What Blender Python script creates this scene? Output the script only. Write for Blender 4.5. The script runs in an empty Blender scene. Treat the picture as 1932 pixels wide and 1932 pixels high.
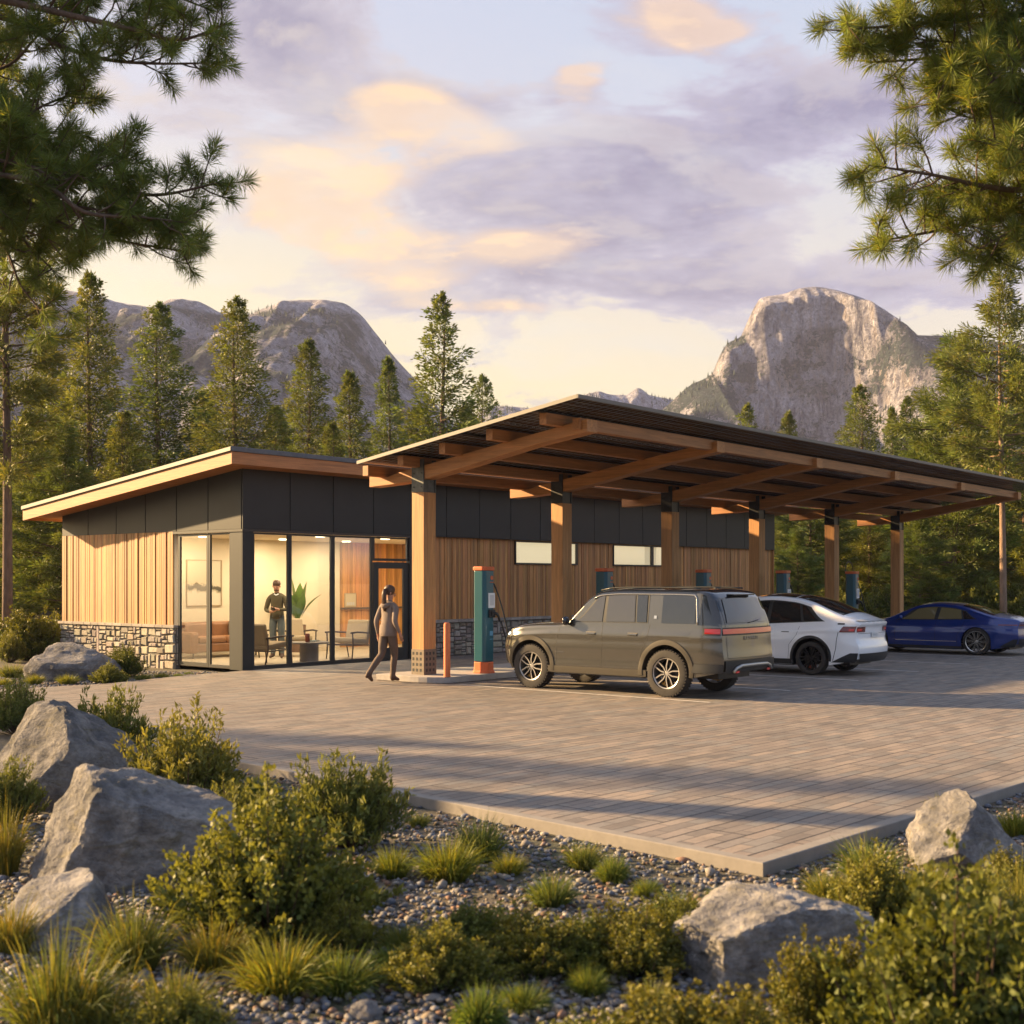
import bpy, bmesh, math, random
import numpy as np
from mathutils import Vector, Matrix, noise as mnoise
random.seed(7); RNG = np.random.default_rng(7)
R = math.radians
scene = bpy.context.scene
COL = scene.collection
# ------------------------------------------------------------------ camera frame (for reading measured positions)
F = 2354.0; CX = 966.0; HY = 1095.0; CAMH = 1.9
FW = np.array([.7727, .6348]); RT = np.array([.6348, -.7727])
CAM = np.array([-16.725, -21.088])
def G(px, py, z=0.0):
    """measured spot on the ground -> world x, y"""
    D = (CAMH - z) * F / (py - HY)
    p = CAM + D * FW + (px - CX) / F * D * RT
    return float(p[0]), float(p[1])
def W(px, py, D):
    p = CAM + D * FW + (px - CX) / F * D * RT
    return Vector((float(p[0]), float(p[1]), CAMH - (py - HY) / F * D))
def depth(x, y):
    return float((x - CAM[0]) * FW[0] + (y - CAM[1]) * FW[1])
# ------------------------------------------------------------------ node helpers
class NT:
    def __init__(s, t): s.t = t
    def n(s, typ, **k):
        nd = s.t.nodes.new(typ)
        for a, v in k.items():
            if a.startswith('i_'):
                key = a[2:]
                nd.inputs[int(key) if key.isdigit() else key.replace('_', ' ')].default_value = v
            else: setattr(nd, a, v)
        return nd
    def l(s, a, b): s.t.links.new(a, b)
    def m(s, op, a, b=None, c=None):
        nd = s.t.nodes.new('ShaderNodeMath'); nd.operation = op
        for i, v in enumerate((a, b, c)):
            if v is None: continue
            if isinstance(v, (int, float)): nd.inputs[i].default_value = v
            else: s.l(v, nd.inputs[i])
        return nd.outputs[0]
    def mix(s, f, a, b, mode='MIX'):
        nd = s.t.nodes.new('ShaderNodeMix'); nd.data_type = 'RGBA'; nd.blend_type = mode
        for sock, v in ((nd.inputs['Factor'], f), (nd.inputs['A'], a), (nd.inputs['B'], b)):
            pass
        for sock, v in ((nd.inputs[0], f), (nd.inputs[6], a), (nd.inputs[7], b)):
            if isinstance(v, (int, float)): sock.default_value = v
            elif isinstance(v, (tuple, list)): sock.default_value = (*v[:3], 1)
            else: s.l(v, sock)
        return nd.outputs[2]
    def ramp(s, f, pts):
        nd = s.t.nodes.new('ShaderNodeValToRGB'); el = nd.color_ramp.elements
        while len(el) < len(pts): el.new(.5)
        for e, (p, c) in zip(el, pts):
            e.position = p; e.color = (c, c, c, 1) if isinstance(c, (int, float)) else (*c, 1)
        s.l(f, nd.inputs[0]); return nd.outputs[0]
    def noise(s, scale, vec=None, detail=4, rough=.55, dist=0.0):
        nd = s.n('ShaderNodeTexNoise'); nd.inputs['Scale'].default_value = scale
        nd.inputs['Detail'].default_value = detail; nd.inputs['Roughness'].default_value = rough
        nd.inputs['Distortion'].default_value = dist
        if vec is not None: s.l(vec, nd.inputs['Vector'])
        return nd.outputs[0]
    def map(s, vec, scale=(1, 1, 1), rot=(0, 0, 0), loc=(0, 0, 0)):
        nd = s.n('ShaderNodeMapping'); nd.inputs['Scale'].default_value = scale
        nd.inputs['Rotation'].default_value = rot; nd.inputs['Location'].default_value = loc
        s.l(vec, nd.inputs['Vector']); return nd.outputs[0]
def new_mat(name):
    m = bpy.data.materials.new(name); m.use_nodes = True
    nt = NT(m.node_tree); b = m.node_tree.nodes['Principled BSDF']
    return m, nt, b
MATS = {}
def pm(name, col=(.5, .5, .5), rough=.6, metal=0.0, attr=False, nz=None, bump=None, coat=0.0, spec=.5, stretch=(1, 1, 1), emit=None, trans=0.0):
    if name in MATS: return MATS[name]
    m, nt, b = new_mat(name)
    tc = nt.n('ShaderNodeTexCoord').outputs['Object']
    vec = nt.map(tc, stretch)
    c = None
    base = (*col, 1)
    if attr:
        a = nt.n('ShaderNodeAttribute', attribute_name='col').outputs['Color']
        c = nt.mix(1.0, a, col, 'MULTIPLY')
    if nz:
        f = nt.noise(nz[0], vec, 5, .6)
        k = nt.ramp(f, [(.25, 1 - nz[1]), (.75, 1 + nz[1])])
        c = nt.mix(1.0, c if c is not None else col, k, 'MULTIPLY')
    if c is not None: nt.l(c, b.inputs['Base Color'])
    else: b.inputs['Base Color'].default_value = base
    b.inputs['Roughness'].default_value = rough; b.inputs['Metallic'].default_value = metal
    b.inputs['Coat Weight'].default_value = coat; b.inputs['Coat Roughness'].default_value = .04
    b.inputs['Specular IOR Level'].default_value = spec
    if bump:
        f = nt.noise(bump[0], vec, 6, .65)
        bp = nt.n('ShaderNodeBump'); bp.inputs['Strength'].default_value = bump[1]; bp.inputs['Distance'].default_value = bump[2]
        nt.l(f, bp.inputs['Height']); nt.l(bp.outputs[0], b.inputs['Normal'])
    if emit:
        b.inputs['Emission Color'].default_value = (*emit[0], 1); b.inputs['Emission Strength'].default_value = emit[1]
    MATS[name] = m; return m
def leaf_mat(name, col, trans=.35, rough=.55):
    if name in MATS: return MATS[name]
    m, nt, b = new_mat(name)
    a = nt.n('ShaderNodeAttribute', attribute_name='col').outputs['Color']
    oi = nt.n('ShaderNodeObjectInfo').outputs['Random']
    c = nt.mix(1.0, a, col, 'MULTIPLY')
    k = nt.m('MULTIPLY_ADD', oi, .35, .82)
    cc = nt.n('ShaderNodeCombineColor'); nt.l(k, cc.inputs[0]); nt.l(nt.m('MULTIPLY_ADD', oi, .15, .92), cc.inputs[1]); cc.inputs[2].default_value = 1
    c = nt.mix(1.0, c, cc.outputs[0], 'MULTIPLY')
    nt.l(c, b.inputs['Base Color']); b.inputs['Roughness'].default_value = rough
    b.inputs['Specular IOR Level'].default_value = .25
    tr = nt.n('ShaderNodeBsdfTranslucent'); nt.l(nt.mix(1.0, c, (1.25, 1.15, .6), 'MULTIPLY'), tr.inputs['Color'])
    mx = nt.n('ShaderNodeMixShader'); mx.inputs[0].default_value = trans
    nt.l(b.outputs[0], mx.inputs[1]); nt.l(tr.outputs[0], mx.inputs[2])
    nt.l(mx.outputs[0], m.node_tree.nodes['Material Output'].inputs['Surface'])
    MATS[name] = m; return m
# ------------------------------------------------------------------ object helpers
def tag(o, label=None, cat=None, group=None, kind=None):
    if label: o['label'] = label
    if cat: o['category'] = cat
    if group: o['group'] = group
    if kind: o['kind'] = kind
    return o
def empty(name, loc=(0, 0, 0), rz=0.0, label=None, cat=None, group=None):
    o = bpy.data.objects.new(name, None); COL.objects.link(o); o.location = loc; o.rotation_euler = (0, 0, rz)
    o.empty_display_size = .1
    return tag(o, label, cat, group)
def link_mesh(name, me, mats, parent=None, smooth=False):
    o = bpy.data.objects.new(name, me); COL.objects.link(o)
    for m in (mats if isinstance(mats, (list, tuple)) else [mats]): me.materials.append(m)
    if smooth: me.polygons.foreach_set('use_smooth', [True] * len(me.polygons))
    if parent: o.parent = parent
    return o
def np_mesh(name, V, Fq, cols=None, mid=None):
    V = np.asarray(V, dtype=np.float32); Fq = np.asarray(Fq, dtype=np.int32); k = Fq.shape[1]
    me = bpy.data.meshes.new(name)
    me.vertices.add(len(V)); me.vertices.foreach_set('co', V.ravel())
    me.loops.add(Fq.size); me.loops.foreach_set('vertex_index', Fq.ravel())
    me.polygons.add(len(Fq)); me.polygons.foreach_set('loop_start', np.arange(0, Fq.size, k, dtype=np.int32))
    if mid is not None: me.polygons.foreach_set('material_index', np.asarray(mid, dtype=np.int32))
    me.update(calc_edges=True)
    if cols is not None:
        a = me.attributes.new('col', 'FLOAT_COLOR', 'POINT')
        c = np.ones((len(V), 4), dtype=np.float32); c[:, :3] = cols
        a.data.foreach_set('color', c.ravel())
    return me
class MB:
    """collects shapes into one mesh; optional per-shape colour"""
    def __init__(s): s.V = []; s.F = []; s.C = []; s.M = []; s.cc = (1, 1, 1); s.mi = 0
    def add(s, vs, fs):
        n = len(s.V); s.V += [tuple(v) for v in vs]; s.C += [s.cc] * len(vs)
        s.F += [tuple(i + n for i in f) for f in fs]; s.M += [s.mi] * len(fs); return s
    def box(s, x0, x1, y0, y1, z0, z1, T=None):
        vs = [(x, y, z) for z in (z0, z1) for y in (y0, y1) for x in (x0, x1)]
        if T is not None: vs = [T @ Vector(v) for v in vs]
        return s.add(vs, [(0, 2, 3, 1), (4, 5, 7, 6), (0, 1, 5, 4), (2, 6, 7, 3), (0, 4, 6, 2), (1, 3, 7, 5)])
    def prism(s, poly, axis, a, b):
        """poly of 2D points in the plane normal to axis, extruded from a to b"""
        def mk(p, t):
            if axis == 'x': return (t, p[0], p[1])
            if axis == 'y': return (p[0], t, p[1])
            return (p[0], p[1], t)
        n = len(poly); vs = [mk(p, a) for p in poly] + [mk(p, b) for p in poly]
        return s.add(vs, [tuple(range(n))[::-1], tuple(range(n, 2 * n))] + [(i, (i + 1) % n, (i + 1) % n + n, i + n) for i in range(n)])
    def lathe(s, prof, n=24, T=None, cap=True):
        """prof: (r, z)"""
        vs = []
        for r, z in prof:
            for k in range(n):
                a = 2 * math.pi * k / n; v = Vector((r * math.cos(a), r * math.sin(a), z)); vs.append(T @ v if T is not None else v)
        fs = [(i * n + k, i * n + (k + 1) % n, (i + 1) * n + (k + 1) % n, (i + 1) * n + k) for i in range(len(prof) - 1) for k in range(n)]
        if cap: fs += [tuple(range(n))[::-1], tuple((len(prof) - 1) * n + k for k in range(n))]
        return s.add(vs, fs)
    def tube(s, pts, r, n=8):
        pts = [Vector(p) for p in pts]; rr = r if isinstance(r, (list, tuple)) else [r] * len(pts)
        vs = []; up = None
        for i, p in enumerate(pts):
            d = (pts[min(i + 1, len(pts) - 1)] - pts[max(i - 1, 0)]).normalized()
            if up is None: up = d.orthogonal().normalized()
            up = (up - d * up.dot(d)); up = up.normalized() if up.length > 1e-6 else d.orthogonal().normalized()
            q = d.cross(up)
            for k in range(n):
                a = 2 * math.pi * k / n; vs.append(p + (up * math.cos(a) + q * math.sin(a)) * rr[i])
        fs = [(i * n + k, i * n + (k + 1) % n, (i + 1) * n + (k + 1) % n, (i + 1) * n + k) for i in range(len(pts) - 1) for k in range(n)]
        fs += [tuple(range(n))[::-1], tuple((len(pts) - 1) * n + k for k in range(n))]
        return s.add(vs, fs)
    def grid(s, P):
        """P[i][j] of points"""
        a = len(P); b = len(P[0])
        return s.add([p for row in P for p in row], [(i * b + j, i * b + j + 1, (i + 1) * b + j + 1, (i + 1) * b + j) for i in range(a - 1) for j in range(b - 1)])
    def build(s, name, mats, parent=None, smooth=False, bevel=0.0, world=True, auto=None):
        me = bpy.data.meshes.new(name); V = s.V
        if parent is not None and world:
            L = parent.location.copy(); pp = parent.parent
            while pp is not None: L = L + pp.location; pp = pp.parent
            V = [(v[0] - L[0], v[1] - L[1], v[2] - L[2]) for v in V]
        me.from_pydata([tuple(v) for v in V], [], s.F); me.update()
        me.polygons.foreach_set('material_index', s.M)
        a = me.attributes.new('col', 'FLOAT_COLOR', 'POINT')
        a.data.foreach_set('color', np.array([(*c, 1) for c in s.C], dtype=np.float32).ravel())
        bm = bmesh.new(); bm.from_mesh(me); bmesh.ops.recalc_face_normals(bm, faces=bm.faces); bm.to_mesh(me); bm.free()
        o = link_mesh(name, me, mats, parent, smooth)
        if bevel:
            md = o.modifiers.new('Bevel', 'BEVEL'); md.width = bevel; md.segments = 2; md.limit_method = 'ANGLE'; md.angle_limit = R(40)
        if auto:
            try: me.set_sharp_from_angle(angle=R(auto))
            except Exception: pass
        return o
def children(o): return [c for c in bpy.data.objects if c.parent == o]
def copy_tree(o, kids, parent=None, name=None):
    c = o.copy(); COL.objects.link(c); c.parent = parent
    for ch in kids.get(o.name, []): copy_tree(ch, kids, c)
    return c
def kid_map():
    d = {}
    for o in bpy.data.objects:
        if o.parent: d.setdefault(o.parent.name, []).append(o)
    return d
def rnd(a, b): return random.uniform(a, b)
# ------------------------------------------------------------------ render, camera, light
scene.render.engine = 'CYCLES'
scene.view_settings.view_transform = 'Standard'; scene.view_settings.look = 'None'; scene.view_settings.gamma = 1
scene.view_settings.exposure = 1.88
cd = bpy.data.cameras.new('camera'); co = bpy.data.objects.new('camera', cd); COL.objects.link(co)
co.location = (CAM[0], CAM[1], CAMH)
co.rotation_euler = (R(90), 0, math.atan2(FW[1], FW[0]) - R(90))
cd.sensor_width = 36; cd.lens = 36 * F / 1932; cd.shift_y = (HY - 966) / 1932
cd.clip_start = .1; cd.clip_end = 6000
cd.dof.use_dof = True; cd.dof.focus_distance = 25; cd.dof.aperture_fstop = 3.0
scene.camera = co
SUN_D = Vector((.36, -.933, 0)).normalized(); SUN_EL = R(18.5)
sd = Vector((SUN_D.x * math.cos(SUN_EL), SUN_D.y * math.cos(SUN_EL), -math.sin(SUN_EL)))
sl = bpy.data.lights.new('sun', 'SUN'); so = bpy.data.objects.new('sun', sl); COL.objects.link(so)
sl.energy = 5.0; sl.angle = R(.9); sl.color = (1.0, .67, .33)
so.rotation_euler = sd.to_track_quat('-Z', 'Y').to_euler(); so.location = (-30, 40, 60)
# world: Nishita base plus cloud layers laid out by compass direction and height
wd = bpy.data.worlds.new('World'); scene.world = wd; wd.use_nodes = True
nt = NT(wd.node_tree); wd.node_tree.nodes.clear()
out = nt.n('ShaderNodeOutputWorld')
sky = nt.n('ShaderNodeTexSky'); sky.sky_type = 'NISHITA'; sky.sun_disc = False
sky.sun_elevation = SUN_EL; sky.sun_rotation = math.atan2(-SUN_D.x, -SUN_D.y); sky.air_density = 1.2; sky.dust_density = 3
bg1 = nt.n('ShaderNodeBackground'); bg1.inputs[1].default_value = .02; nt.l(sky.outputs[0], bg1.inputs[0])
tc = nt.n('ShaderNodeTexCoord').outputs['Generated']
sep = nt.n('ShaderNodeSeparateXYZ'); nt.l(tc, sep.inputs[0])
X, Y, Z = sep.outputs
fcomp = nt.m('ADD', nt.m('MULTIPLY', X, float(FW[0])), nt.m('MULTIPLY', Y, float(FW[1])))
rcomp = nt.m('ADD', nt.m('MULTIPLY', X, float(RT[0])), nt.m('MULTIPLY', Y, float(RT[1])))
az = nt.m('ARCTAN2', rcomp, fcomp)
el = nt.m('ARCSINE', Z)
def AZ(px): return math.atan((px - CX) / F)
def EL(py): return math.atan((HY - py) / F)
t = nt.m('DIVIDE', el, EL(0))        # 0 horizon .. 1 top of the view
leftness = nt.ramp(nt.m('MULTIPLY_ADD', az, 1.1, .5), [(0, 1), (.28, .85), (.62, .35), (1, .05)])
low = nt.ramp(t, [(0, (1.24, .94, .50)), (.25, (1.16, .92, .56)), (.5, (.95, .84, .76)), (.8, (.76, .78, .90)), (1, (.70, .78, .95))])
lowL = nt.ramp(t, [(0, (1.60, 1.12, .34)), (.32, (1.40, 1.02, .38)), (.55, (1.10, .86, .48)), (.8, (.80, .72, .76)), (1, (.72, .70, .82))])
base = nt.mix(leftness, low, lowL)
# far above and behind: calm blue-lilac
# cloud coordinates (flat layer seen in perspective, gently stretched)
zc = nt.m('ADD', nt.m('MAXIMUM', Z, 0.0), .22)
cx_ = nt.m('DIVIDE', rcomp, zc); cy_ = nt.m('DIVIDE', fcomp, zc)
cv = nt.n('ShaderNodeCombineXYZ'); nt.l(cx_, cv.inputs[0]); nt.l(cy_, cv.inputs[1])
n1 = nt.noise(2.3, nt.map(cv.outputs[0], (1, 1.25, 1), (0, 0, .25)), 9, .66, .25)
n2 = nt.noise(2.3, nt.map(cv.outputs[0], (1, 1.25, 1), (0, 0, .25), (.05, -.05, 0)), 9, .60, .25)
def blob(px, py, sx, sy, w, tilt=0.0):
    sx *= 1.22; sy *= 1.28; a0, e0 = AZ(px), EL(py); ca, sa = math.cos(tilt), math.sin(tilt)
    u = nt.m('SUBTRACT', az, a0); v = nt.m('SUBTRACT', el, e0)
    uu = nt.m('DIVIDE', nt.m('ADD', nt.m('MULTIPLY', u, ca), nt.m('MULTIPLY', v, sa)), sx / F)
    vv = nt.m('DIVIDE', nt.m('SUBTRACT', nt.m('MULTIPLY', v, ca), nt.m('MULTIPLY', u, sa)), sy / F)
    r2 = nt.m('ADD', nt.m('MULTIPLY', uu, uu), nt.m('MULTIPLY', vv, vv))
    return nt.m('MULTIPLY', nt.m('POWER', 2.718, nt.m('MULTIPLY', r2, -1.0)), w)
def total(bl):
    s = None
    for b in bl:
        o = blob(*b); s = o if s is None else nt.m('ADD', s, o)
    return s
purple = total([(930, 285, 230, 80, 1.0, .05), (1350, 245, 290, 75, 1.0, .14), (1130, 330, 200, 60, .8), (1480, 445, 330, 80, 1.0, .0), (1190, 505, 260, 55, .9, -.12),
                (640, 150, 130, 85, .8, -.3), (470, 60, 230, 80, .7), (1720, 480, 260, 70, .7), (880, 550, 200, 34, .6), (1750, 210, 200, 70, .6), (800, 375, 200, 65, .8), (300, 250, 200, 60, .35), (1300, 700, 300, 18, .3), (980, 690, 240, 14, .25), (520, 510, 160, 20, .3), (1650, 590, 300, 30, .35), (1560, 320, 150, 26, .5), (330, 420, 200, 25, .35)])
gold = total([(650, 325, 130, 48, 1.0, .1), (590, 420, 105, 48, 1.0, -.2), (700, 450, 90, 34, .7), (850, 232, 110, 34, .8, -.25), (1290, 52, 66, 34, .9, -.3),
              (1100, 140, 46, 18, 1.0), (735, 205, 60, 30, .7), (960, 462, 110, 28, .7), (790, 525, 90, 22, .6), (1370, 75, 60, 14, .6), (960, 578, 130, 10, .5), (1080, 200, 60, 22, .4)])
cover = nt.m('MINIMUM', nt.m('ADD', purple, gold), 1.05)
dens = nt.m('ADD', cover, nt.m('MULTIPLY', nt.m('SUBTRACT', n1, .52), 5.2))
cm = nt.ramp(nt.m('MULTIPLY', dens, .5), [(.11, 0), (.19, .6), (.31, 1)])
lit = nt.ramp(nt.m('SUBTRACT', n1, n2), [(-.0, 0), (.07, 1)])
gfac = nt.ramp(nt.m('ADD', gold, nt.m('MULTIPLY', nt.m('SUBTRACT', n1, .5), 1.6)), [(.20, 0), (.60, 1)])
thick = nt.ramp(nt.m('MULTIPLY', dens, .5), [(.2, 0), (.62, 1)])
ccol = nt.mix(thick, nt.mix(leftness, (.60, .52, .72), (.78, .63, .60)), nt.mix(leftness, (.27, .185, .37), (.38, .27, .34)))
ccol = nt.mix(nt.m('MULTIPLY', lit, .45), ccol, nt.mix(leftness, (.80, .68, .70), (1.05, .82, .56)))
ccol = nt.mix(nt.m('MULTIPLY', gfac, nt.m('MULTIPLY_ADD', lit, .30, .70)), ccol, nt.mix(leftness, (1.25, .84, .55), (1.42, .86, .28)))
skyc = nt.mix(nt.m('MULTIPLY', cm, .94), base, ccol)
# unseen sky overhead and behind the viewer, tinted blue to add cool fill light
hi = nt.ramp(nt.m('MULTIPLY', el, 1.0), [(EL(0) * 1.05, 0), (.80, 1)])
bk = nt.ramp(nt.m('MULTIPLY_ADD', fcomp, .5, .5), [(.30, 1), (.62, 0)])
# pale wisps between
wisp = nt.ramp(nt.noise(3.1, nt.map(cv.outputs[0], (.8, 1.3, 1), (0, 0, .3), (3, 1, 0)), 6, .6, .4), [(.52, 0), (.70, .8)])
skyc = nt.mix(nt.m('MULTIPLY', wisp, .45), skyc, nt.mix(leftness, (.90, .88, .92), (1.0, .92, .80)))
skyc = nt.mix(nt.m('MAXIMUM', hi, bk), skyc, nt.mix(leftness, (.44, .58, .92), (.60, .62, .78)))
# everything below the horizon is dull ground light
up = nt.ramp(Z, [(.0, 0), (.02, 1)])
skyc = nt.mix(up, (.12, .11, .09), skyc)
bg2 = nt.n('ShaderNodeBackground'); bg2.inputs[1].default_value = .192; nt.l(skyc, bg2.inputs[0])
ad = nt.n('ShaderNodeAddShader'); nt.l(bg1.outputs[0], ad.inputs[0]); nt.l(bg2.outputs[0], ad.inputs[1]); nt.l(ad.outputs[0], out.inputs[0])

# ------------------------------------------------------------------ materials
WOODC = (.50, .27, .12)
def wood_mat(name, col, stretch, rough=.55, amt=.28):
    if name in MATS: return MATS[name]
    m, nt, b = new_mat(name)
    tc = nt.n('ShaderNodeTexCoord').outputs['Object']
    a = nt.n('ShaderNodeAttribute', attribute_name='col').outputs['Color']
    v = nt.map(tc, stretch)
    f = nt.noise(9, v, 6, .6, 1.2); g = nt.noise(38, v, 3, .5, .3)
    k = nt.ramp(f, [(.3, 1 - amt), (.7, 1 + amt * .8)]); k2 = nt.ramp(g, [(.3, .86), (.7, 1.1)])
    c = nt.mix(1.0, nt.mix(1.0, nt.mix(1.0, a, col, 'MULTIPLY'), k, 'MULTIPLY'), k2, 'MULTIPLY')
    nt.l(c, b.inputs['Base Color']); b.inputs['Roughness'].default_value = rough
    bp = nt.n('ShaderNodeBump'); bp.inputs['Strength'].default_value = .25; bp.inputs['Distance'].default_value = .004
    nt.l(g, bp.inputs['Height']); nt.l(bp.outputs[0], b.inputs['Normal'])
    MATS[name] = m; return m
M_clad = wood_mat('cedar_boards', (.45, .222, .076), (1, 1, .07))
M_beamY = wood_mat('beam_wood_y', (.44, .19, .058), (1, .07, 1))
M_beamX = wood_mat('beam_wood_x', (.38, .16, .050), (.07, 1, 1))
M_dark = pm('dark_metal_panel', (.024, .028, .028), .48, .0, nz=(1.5, .15), spec=.3)
M_frame = pm('black_frame', (.022, .024, .025), .4)
M_steel = pm('galvanised_steel', (.10, .105, .10), .5, .6, nz=(14, .35))
M_roofm = pm('roof_membrane', (.10, .11, .12), .7, nz=(6, .2))
M_trim = pm('roof_edge_metal', (.20, .19, .17), .5, .3)
M_conc = pm('concrete', (.36, .33, .30), .85, nz=(7, .16), bump=(60, .3, .004))
M_kerb = pm('kerb_stone', (.23, .21, .185), .85, nz=(5, .18), bump=(50, .4, .004))
M_stone = pm('wall_stone', (.34, .31, .26), .85, attr=True, nz=(11, .3), bump=(24, .7, .012))
M_mortar = pm('mortar', (.15, .135, .115), .95)
M_cap = pm('stone_cap', (.36, .32, .28), .85, attr=True, nz=(9, .2), bump=(30, .5, .006))
M_beige = pm('beige_plaster', (.62, .53, .38), .9, nz=(3, .04))
M_floor = pm('lounge_floor', (.40, .33, .23), .55, nz=(3, .1))
M_white = pm('white_line_paint', (.55, .52, .47), .7, nz=(9, .25))
def glass_mat(name, tint=(.9, .92, .9), refl=.32):
    if name in MATS: return MATS[name]
    m, nt, b = new_mat(name); m.node_tree.nodes.remove(b)
    tr = nt.n('ShaderNodeBsdfTransparent'); tr.inputs[0].default_value = (*tint, 1)
    gl = nt.n('ShaderNodeBsdfGlossy'); gl.inputs['Roughness'].default_value = .015
    fr = nt.n('ShaderNodeFresnel'); fr.inputs[0].default_value = 1.5
    mx = nt.n('ShaderNodeMixShader'); nt.l(nt.m('MULTIPLY', fr.outputs[0], refl), mx.inputs[0]); nt.l(tr.outputs[0], mx.inputs[1]); nt.l(gl.outputs[0], mx.inputs[2])
    nt.l(mx.outputs[0], m.node_tree.nodes['Material Output'].inputs[0])
    MATS[name] = m; return m
M_glass = glass_mat('window_glass')

# ------------------------------------------------------------------ ground, paving, kerb
def rect_cam(f0, f1, r0, r1, z):
    return [tuple(CAM + f * FW + r * RT) + (z,) for f, r in ((f0, r0), (f0, r1), (f1, r1), (f1, r0))]
def ground_mat():
    m, nt, b = new_mat('forest_soil')
    tc = nt.n('ShaderNodeTexCoord').outputs['Object']
    a = nt.noise(.6, tc, 6, .6); c = nt.noise(14, tc, 4, .7)
    col = nt.ramp(a, [(.35, (.055, .06, .03)), (.5, (.10, .085, .055)), (.65, (.13, .105, .075))])
    col = nt.mix(1.0, col, nt.ramp(c, [(.3, .55), (.7, 1.3)]), 'MULTIPLY')
    nt.l(col, b.inputs['Base Color']); b.inputs['Roughness'].default_value = .95
    bp = nt.n('ShaderNodeBump'); bp.inputs['Strength'].default_value = .8; bp.inputs['Distance'].default_value = .03
    nt.l(c, bp.inputs['Height']); nt.l(bp.outputs[0], b.inputs['Normal'])
    return m
GZ = -.075
me = bpy.data.meshes.new('ground'); me.from_pydata(rect_cam(-20, 1270, -620, 620, GZ), [], [(0, 1, 2, 3)]); me.update()
tag(link_mesh('ground', me, ground_mat()), kind='structure')
K0 = Vector((-9.12, -17.0)); dl = (Vector((-8.46, -11.2)) - K0).normalized(); dr = (Vector((-4.4, -17.3)) - K0).normalized()
KL = K0 + dl * 17.5; KR = K0 + dr * 42
def paving_mat():
    m, nt, b = new_mat('pavers')
    tc = nt.n('ShaderNodeTexCoord').outputs['Object']
    wob = nt.n('ShaderNodeTexNoise'); wob.inputs['Scale'].default_value = 1.6; nt.l(tc, wob.inputs['Vector'])
    v = nt.n('ShaderNodeVectorMath', operation='MULTIPLY_ADD'); nt.l(wob.outputs['Color'], v.inputs[0]); v.inputs[1].default_value = (.03, .03, 0); nt.l(tc, v.inputs[2])
    vm = nt.map(v.outputs[0], (1, 1, 1), (0, 0, R(2.5)))
    def brick(w, h, mort, off=.5):
        br = nt.n('ShaderNodeTexBrick'); br.offset = off; nt.l(vm, br.inputs['Vector'])
        br.inputs['Scale'].default_value = 1; br.inputs['Brick Width'].default_value = w; br.inputs['Row Height'].default_value = h
        br.inputs['Mortar Size'].default_value = mort; br.inputs['Mortar Smooth'].default_value = .3; br.inputs['Bias'].default_value = 0
        br.inputs['Color1'].default_value = (0, 0, 0, 1); br.inputs['Color2'].default_value = (1, 1, 1, 1); br.inputs['Mortar'].default_value = (.5, .5, .5, 1)
        return br
    b1 = brick(.42, .125, .006); b2 = brick(1.28, .375, .011)
    col = nt.ramp(b1.outputs['Color'], [(0, (.165, .145, .125)), (.35, (.255, .208, .168)), (.65, (.20, .187, .168)), (1, (.30, .242, .188))])
    big = nt.noise(.35, tc, 4, .6); col = nt.mix(1.0, col, nt.ramp(big, [(.3, .84), (.7, 1.12)]), 'MULTIPLY')
    fine = nt.noise(28, tc, 5, .7); col = nt.mix(1.0, col, nt.ramp(fine, [(.3, .80), (.7, 1.16)]), 'MULTIPLY')
    st = nt.noise(1.3, nt.map(tc, (1, 2.2, 1)), 6, .65); col = nt.mix(1.0, col, nt.ramp(st, [(.38, .80), (.55, 1.0)]), 'MULTIPLY')
    mo = nt.m('MAXIMUM', nt.m('MULTIPLY', b1.outputs['Fac'], .75), b2.outputs['Fac'])
    col = nt.mix(mo, col, (.035, .03, .028))
    nt.l(col, b.inputs['Base Color']); nt.l(nt.ramp(fine, [(.3, .62), (.7, .82)]), b.inputs['Roughness'])
    h = nt.m('SUBTRACT', nt.m('MULTIPLY', fine, .35), nt.m('ADD', mo, nt.m('MULTIPLY', b1.outputs['Color'], .25)))
    bp = nt.n('ShaderNodeBump'); bp.inputs['Strength'].default_value = .55; bp.inputs['Distance'].default_value = .008
    nt.l(h, bp.inputs['Height']); nt.l(bp.outputs[0], b.inputs['Normal'])
    return m
poly = [K0, KR, (KR.x, 12), (26, 12), (24.2, 0), (0, 0), (-.6, -.12), (-1.87, -.26), (-3.74, -.76), (-5.6, -.4), (-7.2, -.35), KL]
pv = MB(); n = len(poly); pv.add([(p[0], p[1], 0) for p in poly] + [(p[0], p[1], -.12) for p in poly], [tuple(range(n))] + [(i, (i + 1) % n, n + (i + 1) % n, n + i) for i in range(n)])
paving = pv.build('paving', paving_mat()); tag(paving, kind='structure')
kb = MB()
nl = Vector((-dl.y, dl.x)); nr = Vector((dr.y, -dr.x))
KW = .12
Kc = K0 + nl * KW + nr * KW
def kstrip(p, q, nn, pc, zt=.018):
    kb.add([(*p, zt), (*q, zt), (*(q + nn * KW), zt), (*pc, zt), (*p, GZ), (*q, GZ), (*(q + nn * KW), GZ), (*pc, GZ)],
           [(0, 1, 2, 3), (3, 2, 6, 7), (0, 4, 5, 1), (1, 5, 6, 2)])
kstrip(K0, KL, nl, Kc); kstrip(K0, KR, nr, Kc)
tag(kb.build('kerb', M_kerb, bevel=.008), kind='structure')
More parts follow.
